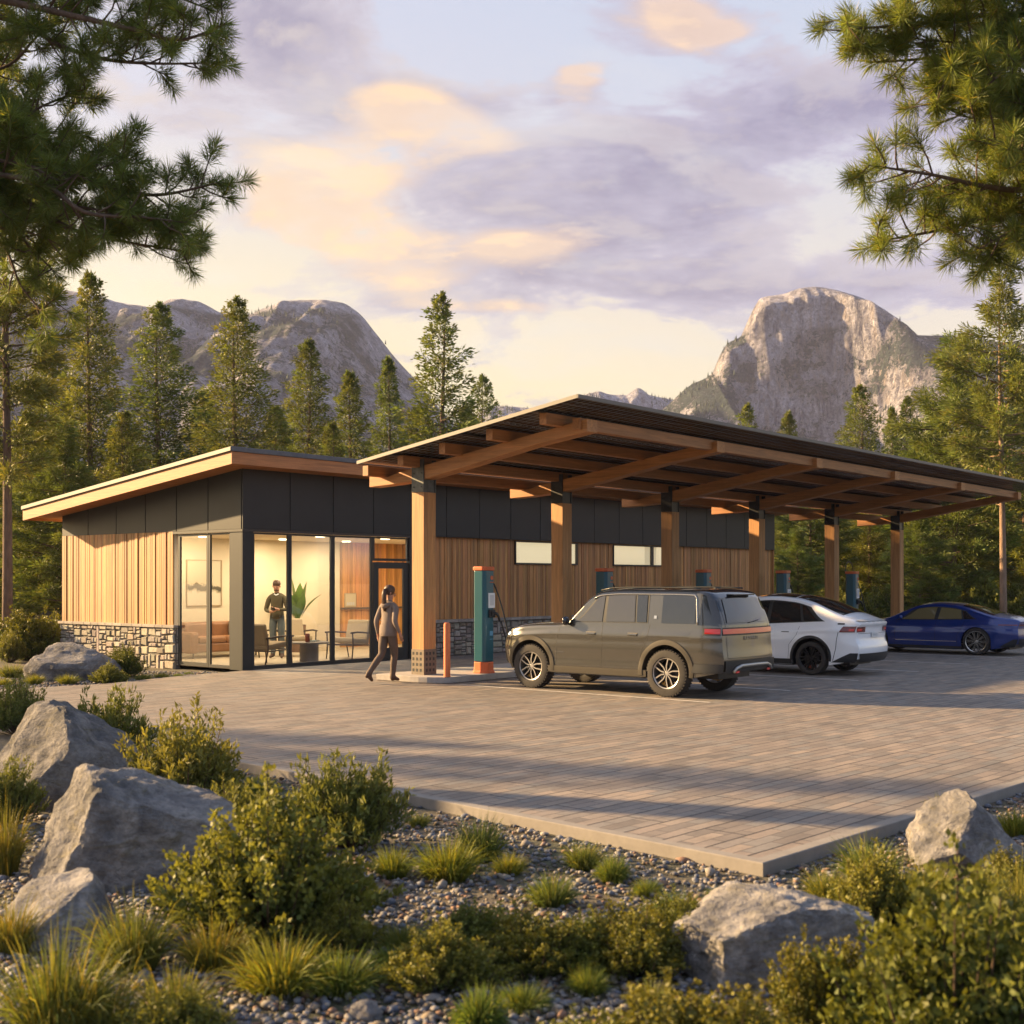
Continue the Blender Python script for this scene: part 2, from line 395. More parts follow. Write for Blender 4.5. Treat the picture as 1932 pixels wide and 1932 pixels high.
# painted bay lines (parts of the paving)
for x, y0 in ((.22, -5.95), (2.92, -6.3), (5.72, -6.3), (8.68, -6.3), (11.7, -6.3), (14.7, -6.3), (17.7, -6.3), (20.7, -6.3)):
    l = MB(); l.add([(x - .045, y0, .004), (x + .045, y0, .004), (x + .045, -11.15, .004), (x - .045, -11.15, .004)], [(0, 1, 2, 3)])
    l.build('parking_line', M_white, paving)
# concrete charger island
isl = MB()
ip = []
for a in range(0, 91, 15): ip.append((.42 - .42 * math.cos(R(a)) + 0, -4.9 - .75 * math.sin(R(a)) * 1.0))
ip = [(0, -4.0)] + ip + [(24.6, -5.65), (24.6, -4.0)]
isl.prism(ip, 'z', .0045, .12); tag(isl.build('island', M_conc, bevel=.012), kind='structure')

# ------------------------------------------------------------------ visitor building
B = empty('visitor_building', (0, 0, 0), 0, 'low wood-clad building with grey sloping shed roof, stone base and lit glass corner', 'building')
LX, LY = 23.7, 6.95
def zroof(y): return 4.62 - .112 * (y + .65)       # top of the roof at y
# structural core walls (behind the cladding), open at the glazed corner
c = MB()
c.box(.0, .12, 2.40, LY, 0, 3.0); c.box(5.18, LX, .12, .24, 0, 3.0); c.box(.0, LX, LY - .12, LY, 0, 3.6); c.box(LX - .12, LX, .24, LY - .12, 0, 3.6)
c.build('inner_wall', M_beige, B)
# roof slab
def slopeprism(mb, y0, y1, x0, x1, zt, th):
    mb.prism([(y0, zt(y0)), (y1, zt(y1)), (y1, zt(y1) - th), (y0, zt(y0) - th)], 'x', x0, x1)
r = MB(); slopeprism(r, -.67, 7.47, -.82, 24.4, lambda y: zroof(y), .10); rf = r.build('roof', M_roofm, B, bevel=.01)
r = MB()
for i in range(0, 28):
    pass
r = MB(); slopeprism(r, -.65, 7.45, -.83, -.80, lambda y: zroof(y) - .012, .075); r.build('roof_edge', M_trim, rf)
r = MB(); slopeprism(r, -.60, 7.40, -.75, 24.3, lambda y: zroof(y) - .103, .19); r.build('soffit', M_beamX, rf)
r = MB(); slopeprism(r, -.64, 7.44, -.79, -.752, lambda y: zroof(y) - .103, .25); r.build('fascia', M_beamY, rf)
r = MB(); r.box(-.752, 24.3, -.64, -.602, zroof(-.64) - .35, zroof(-.64) - .103); r.build('fascia', M_beamX, rf)
r = MB(); r.box(-.752, 24.3, 7.402, 7.44, zroof(7.44) - .35, zroof(7.44) - .103); r.build('fascia', M_beamX, rf)
# dark metal panels
def band_side():
    g = .012; seams = [0, 1.14, 2.28, 3.45, 4.62, 5.8, LY]
    for a, b_ in zip(seams[:-1], seams[1:]):
        m = MB(); za = zroof(a + g) - .29; zb = zroof(b_ - g) - .29
        m.prism([(a + g, 2.985), (b_ - g, 2.985), (b_ - g, zb), (a + g, za)], 'x', -.035, .0); m.build('metal_panel', M_dark, B, bevel=.004)
band_side()
b0 = MB(); b0.prism([(0.0, 2.99), (LY, 2.99), (LY, zroof(LY) - .295), (.0, zroof(0) - .295)], 'x', .001, .10); b0.box(.1, LX, .001, .10, 2.99, zroof(0.1) - .31); b0.build('panel_backing', M_frame, B)
xs = [0.0]
while xs[-1] < LX - .3: xs.append(min(LX, xs[-1] + 1.265))
xs[-1] = LX
for a, b_ in zip(xs[:-1], xs[1:]):
    m = MB(); m.box(a + .01 - (.035 if a == 0 else 0), b_ - .01, -.035, .0, 2.985, 4.27); m.build('metal_panel', M_dark, B, bevel=.004)
m = MB(); m.box(-.05, 5.2, -.05, -.0, 2.93, 2.982); m.box(-.05, 0, .0, 2.4, 2.93, 2.982); m.build('head_trim', M_frame, B)
# cedar boards
def boards(mb, axis, a, b_, z0, z1, face, th=.022, skip=()):
    p = a
    while p < b_ - .02:
        w = min(random.choice((.07, .085, .085, .115)), b_ - p); t_ = th + rnd(-.004, .008) + (.012 if w < .1 else 0)
        k = rnd(.68, 1.28); mb.cc = (k * rnd(.97, 1.03), k * rnd(.93, 1.05), k * rnd(.86, 1.08))
        segs = [(z0, z1)]
        for (s0, s1, q0, q1) in skip:
            if p + w / 2 > s0 and p + w / 2 < s1: segs = [(z0, q0), (q1, z1)]
        for q0, q1 in segs:
            if axis == 'y': mb.box(face - t_, face, p + .005, p + w - .003, q0, q1)
            else: mb.box(p + .005, p + w - .003, face - t_, face, q0, q1)
        p += w
m = MB(); m.mi = 0; boards(m, 'y', 2.40, LY, .90, 2.985, 0); m.build('wood_cladding', M_clad, B)
WINS = [(9.15, 11.95), (13.74, 16.75)]
m = MB(); boards(m, 'x', 5.20, LX, .92, 2.98, .115, skip=[(a, b_, 2.33, 2.96) for a, b_ in WINS]); m.build('wood_cladding', M_clad, B)
m = MB(); m.box(LX - .02, LX + .02, .0, .10, .9, 2.99); m.build('corner_trim', M_clad, B)
# stone plinth: real rubble blocks
def rubble(mb, u0, u1, z0, z1, place, wmin=.13, wmax=.42):
    def rec(a, b_, c_, d_, n):
        w = b_ - a; h = d_ - c_
        if (w < wmax * 1.1 and h < .24 and random.random() < .55) or w < wmin or (h < .09 and w < wmax) or n > 12:
            g = .005; j = min(w, h) * .16; dp = rnd(.0, .035); k = rnd(.62, 1.3)
            mb.cc = (k * rnd(.95, 1.08), k * rnd(.95, 1.03), k * rnd(.86, 1.04))
            q = [(a + g + rnd(0, j), c_ + g + rnd(0, j)), (b_ - g - rnd(0, j), c_ + g + rnd(0, j)), (b_ - g - rnd(0, j), d_ - g - rnd(0, j)), (a + g + rnd(0, j), d_ - g - rnd(0, j))]
            ins = .018
            cxx = sum(p[0] for p in q) / 4; czz = sum(p[1] for p in q) / 4
            q2 = [(p[0] + (cxx - p[0]) * ins / max(w, .05) * 2, p[1] + (czz - p[1]) * ins / max(h, .05) * 2) for p in q]
            vs = [place(p[0], p[1], 0) for p in q] + [place(p[0], p[1], .03 + dp) for p in q] + [place(p[0], p[1], .045 + dp + rnd(0, .01)) for p in q2]
            fs = [(i, (i + 1) % 4, 4 + (i + 1) % 4, 4 + i) for i in range(4)] + [(4 + i, 4 + (i + 1) % 4, 8 + (i + 1) % 4, 8 + i) for i in range(4)] + [(8, 9, 10, 11)]
            mb.add(vs, fs); return
        if w / h > 1.5 or (w > .3 and random.random() < .35):
            s_ = a + w * rnd(.35, .65); rec(a, s_, c_, d_, n + 1); rec(s_, b_, c_, d_, n + 1)
        else:
            s_ = c_ + h * rnd(.35, .65); rec(a, b_, c_, s_, n + 1); rec(a, b_, s_, d_, n + 1)
    rec(u0, u1, z0, z1, 0)
m = MB(); rubble(m, 2.30, LY + .02, -.1, .84, lambda u, z, d: (-.02 - d, u, z)); rubble(m, -.02, .12, 0, .84, lambda u, z, d: (u, 2.31 - d * .4, z))
m.build('stone_base', M_stone, B)
m = MB(); m.box(-.044, .10, 2.32, LY + .0, -.1, .84); m.box(5.2, LX, .050, .12, 0, .84); m.build('mortar_bed', M_mortar, B)
m = MB(); rubble(m, 5.22, LX, 0, .84, lambda u, z, d: (u, .075 - d, z)); m.build('stone_base', M_stone, B)
m = MB(); p = 2.26
while p < LY + .02:
    q = min(p + rnd(.28, .5), LY + .06); k = rnd(.8, 1.15); m.cc = (k, k, k * .97); m.box(-.12, .02, p, q - .006, .842, .905); p = q
m.build('stone_cap', M_cap, B, bevel=.006)
m = MB(); p = 5.2
while p < LX:
    q = min(p + rnd(.28, .5), LX); k = rnd(.8, 1.15); m.cc = (k, k, k * .97); m.box(p, q - .006, -.04, .114, .842, .915); p = q
m.build('stone_cap', M_cap, B, bevel=.006)
# glazing: corner post, storefront windows
m = MB(); m.box(-.03, .26, -.03, .0, .0, 2.93); m.box(-.03, .0, .0, .40, 0, 2.93); m.box(.0, .24, .0, .05, 0.0, 2.93); m.box(.0, .05, .05, .38, .0, 2.93)
m.build('corner_post', M_dark, B, bevel=.003)
def window(x0, x1, y0, y1, z0, z1, fw=.05, name='window', bar=None):
    """frame of four bars + glass pane; lies along x (y0==y1) or y (x0==x1)"""
    f = MB()
    al = abs(x1 - x0) > abs(y1 - y0); dd = .05
    def bx(a, b_, c_, d_):
        if al: f.box(a, b_, y0 - dd / 2 + .03, y0 + dd / 2 + .03, c_, d_)
        else: f.box(x0 - dd / 2 + .03, x0 + dd / 2 + .03, a, b_, c_, d_)
    a, b_ = (x0, x1) if al else (y0, y1)
    bx(a, a + fw, z0, z1); bx(b_ - fw, b_, z0, z1); bx(a + fw, b_ - fw, z0, z0 + fw * 1.2); bx(a + fw, b_ - fw, z1 - fw * .8, z1)
    fo = f.build(name, M_frame, B)
    g = MB()
    if al: g.add([(x0 + fw, y0 + .03, z0 + fw), (x1 - fw, y0 + .03, z0 + fw), (x1 - fw, y0 + .03, z1 - fw * .8), (x0 + fw, y0 + .03, z1 - fw * .8)], [(0, 1, 2, 3)])
    else: g.add([(x0 + .03, y0 + fw, z0 + fw), (x0 + .03, y1 - fw, z0 + fw), (x0 + .03, y1 - fw, z1 - fw * .8), (x0 + .03, y0 + fw, z1 - fw * .8)], [(0, 1, 2, 3)])
    g.build('pane', M_glass, fo)
    return fo
window(0, 0, .405, 1.17, .02, 2.925); window(0, 0, 1.18, 2.27, .02, 2.925, fw=.07)
window(.265, 1.28, 0, 0, .02, 2.925); window(1.29, 2.55, 0, 0, .02, 2.925, fw=.055); window(2.56, 3.80, 0, 0, .02, 2.925, fw=.055)
window(3.82, 5.0, 0, 0, 2.36, 2.925)
# glass door
d = MB(); d.box(3.83, 4.0, .005, .055, .02, 2.33); d.box(4.83, 5.0, .005, .055, .02, 2.33); d.box(4.0, 4.83, .005, .055, .02, .30); d.box(4.0, 4.83, .005, .055, 2.18, 2.33)
do = d.build('door', M_frame, B, bevel=.004)
g = MB(); g.add([(4.0, .03, .3), (4.83, .03, .3), (4.83, .03, 2.18), (4.0, .03, 2.18)], [(0, 1, 2, 3)]); g.build('pane', M_glass, do)
g = MB(); g.tube([(4.06, -.05, .9), (4.06, -.05, 1.35)], .014); g.tube([(4.06, -.05, .95), (4.06, .01, .95)], .01); g.tube([(4.06, -.05, 1.3), (4.06, .01, 1.3)], .01); g.build('handle', M_steel, do)
m = MB(); m.box(5.01, 5.2, -.03, .08, 0, 2.93); m.build('door_jamb', M_frame, B)
m = MB(); m.box(-.02, 5.2, -.04, .09, .0, .018); m.build('threshold', M_dark, B)
# high windows with cream blinds, lit from inside
M_blind = pm('lit_blind', (.75, .68, .50), .8, emit=((1.0, .80, .48), .18))
for (a, b_) in WINS:
    f = MB(); mid = a + (b_ - a) * .68
    f.box(a, b_, .04, .10, 2.33, 2.375); f.box(a, b_, .04, .10, 2.93, 2.96); f.box(a, a + .03, .04, .10, 2.375, 2.93); f.box(b_ - .05, b_, .04, .10, 2.375, 2.93); f.box(mid, mid + .12, .04, .10, 2.375, 2.93)
    fo = f.build('window', M_frame, B)
    g = MB(); g.add([(a + .03, .052, 2.375), (b_ - .05, .052, 2.375), (b_ - .05, .052, 2.93), (a + .03, .052, 2.93)], [(0, 1, 2, 3)]); g.build('pane', M_glass, fo)
    g = MB(); g.box(a, b_, .106, .112, 2.37, 2.95); g.build('blind', M_blind, fo)
# lounge interior
c = MB(); c.box(.12, 7.38, 5.0, 5.08, 0, 3.1); c.build('back_wall', M_beige, B)
m = MB(); boards(m, 'x', 7.38, 10.2, 0, 3.1, 5.0); m.build('accent_wall', wood_mat('accent_wood', (.55, .26, .08), (1, 1, .07)), B)
c = MB(); c.box(10.2, 10.3, .24, 5.0, 0, 3.1); c.build('partition', M_beige, B)
c = MB(); c.box(.1, 10.2, .10, 5.0, .0, .012); c.build('floor_slab', M_floor, B)
c = MB(); c.box(.12, 10.2, .12, 5.0, 2.97, 3.03); c.build('ceiling', pm('ceiling_board', (.60, .50, .36), .9), B)
c = MB(); c.box(7.38, 10.2, 4.86, 4.975, 1.08, 1.13); c.build('wall_shelf', pm('shelf_wood', (.10, .06, .04), .5), B)
M_lamp = pm('lamp_glow', (.9, .8, .6), .5, emit=((1.0, .80, .52), 2.0))
for i, (x, y) in enumerate(((1.4, 1.6), (3.6, 1.6), (5.8, 1.6), (8.4, 2.4), (1.9, 3.9), (4.4, 3.9), (6.6, 3.9))):
    l = MB(); l.lathe([(.11, 2.94), (.12, 2.965)], 20); 
    o = bpy.data.objects.new('x', None)
    l.V = [(v[0] + x, v[1] + y, v[2]) for v in l.V]
    o = l.build('ceiling_light', M_lamp, B)
    la = bpy.data.lights.new('downlight', 'AREA'); la.shape = 'DISK'; la.size = .35; la.energy = 21; la.color = (1.0, .80, .55)
    lo = bpy.data.objects.new('downlight', la); COL.objects.link(lo); lo.location = (x, y, 2.93); lo.parent = B
# ------------------------------------------------------------------ canopy
CP = empty('solar_canopy', (0, 0, 0), 0, 'long timber parking canopy with tapered beams, six columns and a solar panel roof', 'canopy')
CXS = [.5, 4.82, 9.2, 13.58, 18.22, 23.15]
def zpan(y): return 4.92 - (y + 8.98) * .150      # panel deck top
M_base = pm('perforated_steel', (.17, .14, .11), .55, .4, nz=(20, .25))
for i, x in enumerate(CXS):
    m = MB(); 
    for j, (a, b_) in enumerate(((-.165, -.06), (-.058, .058), (.06, .165))):
        k = rnd(.85, 1.15); m.cc = (k, k * .98, k * .95); m.box(x + a, x + b_, -4.93, -4.62, .13, 3.56)
    cl = m.build('column', M_clad, CP, bevel=.006)
    m = MB(); m.box(x - .172, x + .172, -4.937, -4.613, .12, .60 if i == 0 else .40); 
    m.build('base_bracket', M_base, cl)
    h = MB()
    for a in range(3):
        for q in range(4 if i == 0 else 2):
            h.box(x - .1735, x - .1725, -4.88 + a * .095, -4.83 + a * .095, .18 + q * .105, .235 + q * .105)
            h.box(x - .12 + a * .095, x - .07 + a * .095, -4.9385, -4.9375, .18 + q * .105, .235 + q * .105)
    h.build('bracket_holes', M_frame, cl)
    m = MB(); m.box(x - .15, x + .15, -4.91, -4.64, 3.55, 3.80); 
    m.box(x - .175, x - .150, -4.93, -4.62, 3.565, 4.18); m.box(x + .150, x + .175, -4.93, -4.62, 3.565, 4.18)
    m.build('top_bracket', M_steel if i == 0 else M_frame, cl, bevel=.003)
    bt = MB()
    for (yy, zz) in ((-4.88, 3.66), (-4.68, 3.66), (-4.88, 3.92), (-4.68, 3.92)):
        bt.box(x - .19, x - .175, yy - .012, yy + .012, zz - .012, zz + .012)
    bt.build('bolts', M_frame, cl)
    # tapered rafter beam
    m = MB(); zt = lambda y: zpan(y) - .245
    prof = [(-3.45, 3.72), (-4.1, 3.745), (-4.75, 3.79), (-5.1, 3.83), (-6.2, 4.02), (-7.6, 4.27), (-8.70, zt(-8.70) - .22), (-8.70, zt(-8.70)), (-4.3, zt(-4.3)), (-3.95, zt(-3.95) - .02), (-3.7, 3.93), (-3.45, 3.99)]
    m.prism(prof, 'x', x - .148, x + .148); bo = m.build('beam', M_beamY, CP, bevel=.008)
for k, y in enumerate((-3.83, -4.76, -5.81, -6.93, -8.12)):
    m = MB(); zt = zpan(y) - .05; kk = rnd(.9, 1.1); m.cc = (kk, kk, kk)
    m.box(-.12, 24.2, y - .075, y + .075, zt - .195 - .012, zt - .012); m.build('purlin', M_beamX, CP, bevel=.006)
m = MB(); m.box(.3, 23.3, -8.59, -8.43, 4.455, 4.655); m.build('edge_beam', M_beamX, CP, bevel=.006)
for x in CXS[1:]:
    pass
def panel_mat():
    m, nt, b = new_mat('solar_glass')
    tc = nt.n('ShaderNodeTexCoord').outputs['Object']
    br = nt.n('ShaderNodeTexBrick'); br.offset = 0; nt.l(tc, br.inputs['Vector']); br.inputs['Scale'].default_value = 1
    br.inputs['Brick Width'].default_value = .165; br.inputs['Row Height'].default_value = .165; br.inputs['Mortar Size'].default_value = .009
    br.inputs['Color1'].default_value = (.012, .014, .02, 1); br.inputs['Color2'].default_value = (.02, .022, .03, 1); br.inputs['Mortar'].default_value = (.30, .30, .30, 1)
    nz = nt.ramp(nt.noise(9, nt.map(tc, (1, 4, 1)), 5, .7), [(.56, 0), (.62, 1)])
    nt.l(nt.mix(nt.m('MULTIPLY', nz, .8), br.outputs[0], (.20, .19, .16)), b.inputs['Base Color'])
    b.inputs['Roughness'].default_value = .22; return m
M_panel = panel_mat(); M_alu = pm('dark_anodised', (.05, .05, .05), .45, .5)
NX = 24; x0 = -.32; pw = (24.55 - x0) / NX; ys = [-8.98, -7.27, -5.56, -3.85]
sl_ = math.atan(.150)
for j in range(3):
    base_me = None
    for i in range(NX):
        if base_me is None:
            m = MB(); L = 1.70; m.box(-pw / 2 + .008, pw / 2 - .008, -L / 2 / 1, L / 2, -.034, -.0)
            o = m.build('solar_panel', [M_panel], CP, world=False, bevel=.003)
            base_me = o
            fr = MB(); 
            fr.box(-pw / 2 + .008, pw / 2 - .008, -.02, .02, -.06, -.0355)
            fo = fr.build('panel_rail', M_alu, o, world=False)
        else:
            o = base_me.copy(); COL.objects.link(o); f2 = fo.copy(); COL.objects.link(f2); f2.parent = o
        yc = (ys[j] + ys[j + 1]) / 2
        o.location = (x0 + pw * (i + .5), yc, zpan(yc)); o.rotation_euler = (-sl_, 0, 0)
m = MB(); m.prism([(-9.0, zpan(-9.0) + .012), (-3.83, zpan(-3.83) + .012), (-3.83, zpan(-3.83) - .05), (-9.0, zpan(-9.0) - .05)], 'x', x0 - .03, x0 - .002)
m.build('rake_trim', M_trim, CP)
m = MB(); m.box(x0 - .03, 24.58, -9.03, -9.003, zpan(-9) - .05, zpan(-9) + .012); m.build('front_trim', pm('dark_trim', (.14, .13, .12), .5, .3), CP)
# ------------------------------------------------------------------ chargers and bollard
M_teal = pm('teal_enamel', (.008, .085, .115), .3, coat=.5, nz=(3, .06)); M_orange = pm('orange_enamel', (.62, .13, .035), .45, nz=(6, .08))
M_boll = pm('orange_bollard', (.62, .17, .06), .55, nz=(9, .12)); M_blk = pm('black_rubber', (.015, .015, .016), .5); M_wht = pm('white_plate', (.72, .72, .70), .45); M_lbl = pm('light_blue_label', (.10, .27, .42), .5); M_grey = pm('grey_print', (.52, .52, .52), .6)
def octa(hw, hd, ch): return [(-hw + ch, -hd), (hw - ch, -hd), (hw, -hd + ch), (hw, hd - ch), (hw - ch, hd), (-hw + ch, hd), (-hw, hd - ch), (-hw, -hd + ch)]
def make_charger():
    t_ = empty('charging_station', (0, 0, 0))
    m = MB(); m.prism(octa(.16, .155, .055), 'z', .22, 1.97); m.build('housing', M_teal, t_, bevel=.012)
    m = MB(); m.prism(octa(.178, .17, .06), 'z', 1.97, 2.045); m.build('top_cap', M_orange, t_, bevel=.014)
    m = MB()
    for a, (h1, h2) in enumerate(((.185, .177), )):
        m.lathe([(.225, 0), (.222, .03), (.20, .06), (.195, .215)], 8, Matrix.Rotation(R(22.5), 4, 'Z'))
    m.build('base_skirt', M_orange, t_, bevel=.01)
    # front (-x facing the bay side, -y face towards the camera)
    m = MB(); m.lathe([(.040, 0), (.040, .004)], 24, Matrix.Translation((.055, -.156, 1.83)) @ Matrix.Rotation(R(90), 4, 'X')); m.build('emblem', M_orange, t_)
    m = MB(); 
    for k in range(7): m.box(-.0 + k * .016, .010 + k * .016, -.159, -.1555, 1.735, 1.752)
    m.build('brand_lettering', M_orange, t_)
    m = MB(); m.box(-.05, .14, -.166, -.1555, 1.25, 1.54); sp = m.build('sign_plate', M_wht, t_, bevel=.006)
    m = MB(); m.box(-.008, .108, -.1675, -.1662, 1.30, 1.50); m.build('screen', M_grey, sp)
    m = MB(); m.box(-.05, .12, -.20, -.1555, 1.07, 1.22); m.box(-.02, .07, -.235, -.2, 1.10, 1.19); m.build('holster', M_blk, t_, bevel=.01)
    m = MB(); m.tube([(.02, -.22, 1.16), (.09, -.25, 1.14), (.14, -.26, 1.08), (.17, -.25, .99)], [.028, .03, .026, .018], 10); m.build('plug', M_blk, t_, smooth=True)
    m = MB(); m.box(-.005, .085, -.1585, -.1555, .72, .81); m.box(-.005, .085, -.1585, -.1555, .645, .66); m.build('label_sticker', M_lbl, t_)
    pts = [(.15, -.02, 1.80)]
    for k in range(1, 30):
        a = k / 29
        pts.append((.16 + .34 * math.sin(a * 2.55) ** .8 if a < .72 else .16 + .34 * math.sin(.72 * 2.55) ** .8 * (1 - (a - .72) / .28) - .0, -.06 - .30 * math.sin(min(1, a * 1.2) * 2.2), 1.78 - 1.66 * math.sin(min(a / .62, 1) * math.pi / 2) ** 1.25 if a < .62 else .12 + .87 * ((a - .62) / .38) ** 1.25))
    m = MB(); m.tube(pts, .016, 8); m.build('cable', M_blk, t_, smooth=True)
    return t_
lab = ['teal charging station with orange cap and cable beside the orange bollard', 'teal charging station showing above the front roof of the grey SUV', 'teal charging station showing above the rear roof of the grey SUV',
       'teal charging station behind the roof of the white car', 'teal charging station between two thin black hooks behind the white car']
CHX = [1.49, 5.51, 9.68, 13.83, 18.21]
ch0 = make_charger(); KM = kid_map()
for i, x in enumerate(CHX):
    o = ch0 if i == 0 else copy_tree(ch0, KM)
    o.location = (x, -5.42, .12); tag(o, lab[i], 'charging station', 'charging stations along the island')
m = MB(); m.lathe([(.062, 0), (.062, .95), (.058, .985), (.04, 1.0)], 20); m.lathe([(.066, 0), (.066, .012)], 20)
bo = m.build('bollard', M_boll, smooth=True, auto=40); bo.location = (.30, -5.55, .12); tag(bo, 'orange bollard standing on the kerbed island near the first timber column', 'bollard')
for x, s_, lb in ((18.45, 1, 'thin black shepherd hook left of the farthest charging station'), (20.1, -1, 'thin black shepherd hook right of the farthest charging station')):
    m = MB(); y = -4.6
    pts = [(x, y, .0), (x, y, 2.2)] + [(x + s_ * (.28 - .28 * math.cos(R(a))), y, 2.2 + .28 * math.sin(R(a))) for a in range(15, 181, 15)] + [(x + s_ * .56, y, 2.1), (x + s_ * .50, y, 2.05)]
    tag(m.build('shepherd_hook', M_blk and M_frame, smooth=True) if False else m.tube(pts, .013, 6).build('shepherd_hook', M_frame, smooth=True), lb, 'hook', 'shepherd hooks')
# ------------------------------------------------------------------ cars
def pchip(xs, ys):
    xs = np.array(xs, float); ys = np.array(ys, float); h = np.diff(xs); d = np.diff(ys) / h; m = np.zeros(len(xs))
    for i in range(1, len(xs) - 1):
        if d[i - 1] * d[i] > 0:
            w1 = 2 * h[i] + h[i - 1]; w2 = h[i] + 2 * h[i - 1]; m[i] = (w1 + w2) / (w1 / d[i - 1] + w2 / d[i])
    m[0] = d[0]; m[-1] = d[-1]
    def f(x):
        x = min(max(x, xs[0]), xs[-1]); i = min(int(np.searchsorted(xs, x, 'right')) - 1, len(h) - 1); i = max(i, 0)
        t = (x - xs[i]) / h[i]
        return float((1 + 2 * t) * (1 - t) ** 2 * ys[i] + t * (1 - t) ** 2 * h[i] * m[i] + t * t * (3 - 2 * t) * ys[i + 1] + t * t * (t - 1) * h[i] * m[i + 1])
    return f
class Car:
    """body surface: u runs from the tail (0) to the nose (L); local x sideways, y forward, origin at mid length on the ground"""
    def __init__(s, L, Wd, top, low, belt, roofz, uw, Ra, zc, Wroof, rearp, frontp, r=.08, crown=.05, tailplan=(.5, .14), noseplan=(.6, .2), shoulder=.06):
        s.L = L; s.W = Wd / 2; s.top = pchip(*zip(*top)); s.low = pchip(*zip(*low)); s.belt = pchip(*zip(*belt)); s.roofz = roofz
        s.uw = uw; s.Ra = Ra; s.zc = zc; s.Wr = Wroof / 2; s.rp = pchip(*zip(*rearp)); s.fp = pchip(*zip(*frontp)); s.r = r; s.crown = crown
        s.tp = tailplan; s.np_ = noseplan; s.sh = shoulder
    def plan(s, u):
        k = 1
        if u < s.tp[0]: k -= s.tp[1] * (1 - u / s.tp[0]) ** 2.2
        d = s.L - u
        if d < s.np_[0]: k -= s.np_[1] * (1 - d / s.np_[0]) ** 2.2
        return k
    def Y(s, u, z):
        zb = s.belt(u); w = s.W * s.plan(u)
        if z <= zb:
            zm = .55 * zb
            if z > zm: w -= s.sh * ((z - zm) / (zb - zm)) ** 2.2
            else: w -= .045 * ((zm - z) / zm) ** 2
            w += .014 * math.exp(-((z - .86 * zb) / .045) ** 2) - .010 * math.exp(-((z - .50 * zb) / .12) ** 2)
        else:
            w -= s.sh; t = (z - zb) / (s.roofz - zb); w -= (s.W - s.sh - s.Wr) * (t ** 1.15)
        return w
    def warp(s, u, x, z):
        w = max(s.W * s.plan(u), .1); q = 1 - min(1, (x / w) ** 2)
        du = 0
        if u < .7: du += -(s.rp(z) + .07 * q) * (1 - u / .7) ** 1.5
        d = s.L - u
        if d < .7: du += (s.fp(z) + .10 * q) * (1 - d / .7) ** 1.5
        return u + du
    def P(s, u, x, z): return (x, s.warp(u, x, z) - s.L / 2, z)
    def z0(s, u):
        z = s.low(u)
        for c in s.uw:
            d = abs(u - c)
            if d < s.Ra: z = max(z, s.zc + math.sqrt(s.Ra ** 2 - d * d))
        return z
    def body(s, name, mat, parent, split=None, mats2=None, name2='roof'):
        us = [0]; step = .026
        while us[-1] < s.L - step * .6: us.append(us[-1] + step)
        us[-1] = s.L
        for c in s.uw:
            for sg in (-1, 1): us += [c + sg * (s.Ra - .001), c + sg * (s.Ra + .002), c + sg * (s.Ra - .008)]
        us = sorted(us)
        rings = []
        NS, NA, NTp = 22, 6, 9
        for u in us:
            zt = s.top(u); r = min(s.r, (zt - s.z0(u)) * .4); zl = min(s.z0(u), zt - r - .02); ze = zt - r; ye = s.Y(u, ze)
            pts = []
            for j in range(NS + 1):
                z = zl + (ze - zl) * j / NS; pts.append((s.Y(u, z), z))
            for j in range(1, NA + 1):
                a = math.pi / 2 * j / NA; pts.append((ye - r * (1 - math.cos(a)), ze + r * math.sin(a)))
            yt = pts[-1][0]; fade = min(1, u / .3, (s.L - u) / .3)
            for j in range(1, NTp + 1):
                t = j / NTp; pts.append((yt * (1 - t), zt + s.crown * fade * (1 - (1 - t) ** 2)))
            rings.append(pts)
        P = []
        for u, pts in zip(us, rings):
            row = [s.P(u, y, z) for y, z in pts] + [s.P(u, -y, z) for y, z in pts[-2::-1]]
            P.append(row)
        A = MB(); A.grid(P)
        nf = len(A.F)
        # caps
        for end, u in ((0, 0.0), (1, s.L)):
            pts = rings[0 if end == 0 else -1][:NS + NA + 1]
            A.grid([[s.P(u, y * (1 - 2 * k / 12), z) for k in range(13)] for y, z in pts])
        V = np.array(A.V)
        fc = [V[list(f)].mean(0) for f in A.F]
        if split:
            f1 = [f for f, c_ in zip(A.F, fc) if not split(c_[1] + s.L / 2, c_[0], c_[2])]
            f2 = [f for f, c_ in zip(A.F, fc) if split(c_[1] + s.L / 2, c_[0], c_[2])]
        else: f1, f2 = A.F, []
        res = []
        for nm, fs, mt in ((name, f1, mat), (name2, f2, mats2)):
            if not fs: continue
            me = bpy.data.meshes.new(nm); me.from_pydata([tuple(v) for v in A.V], [], fs)
            bm = bmesh.new(); bm.from_mesh(me); bmesh.ops.remove_doubles(bm, verts=bm.verts, dist=.0006)
            bmesh.ops.delete(bm, geom=[v for v in bm.verts if not v.link_faces], context='VERTS')
            bmesh.ops.recalc_face_normals(bm, faces=bm.faces); bm.to_mesh(me); bm.free()
            o = link_mesh(nm, me, mt, parent, True); res.append(o)
            try: me.set_sharp_from_angle(angle=R(50))
            except Exception: pass
        return res
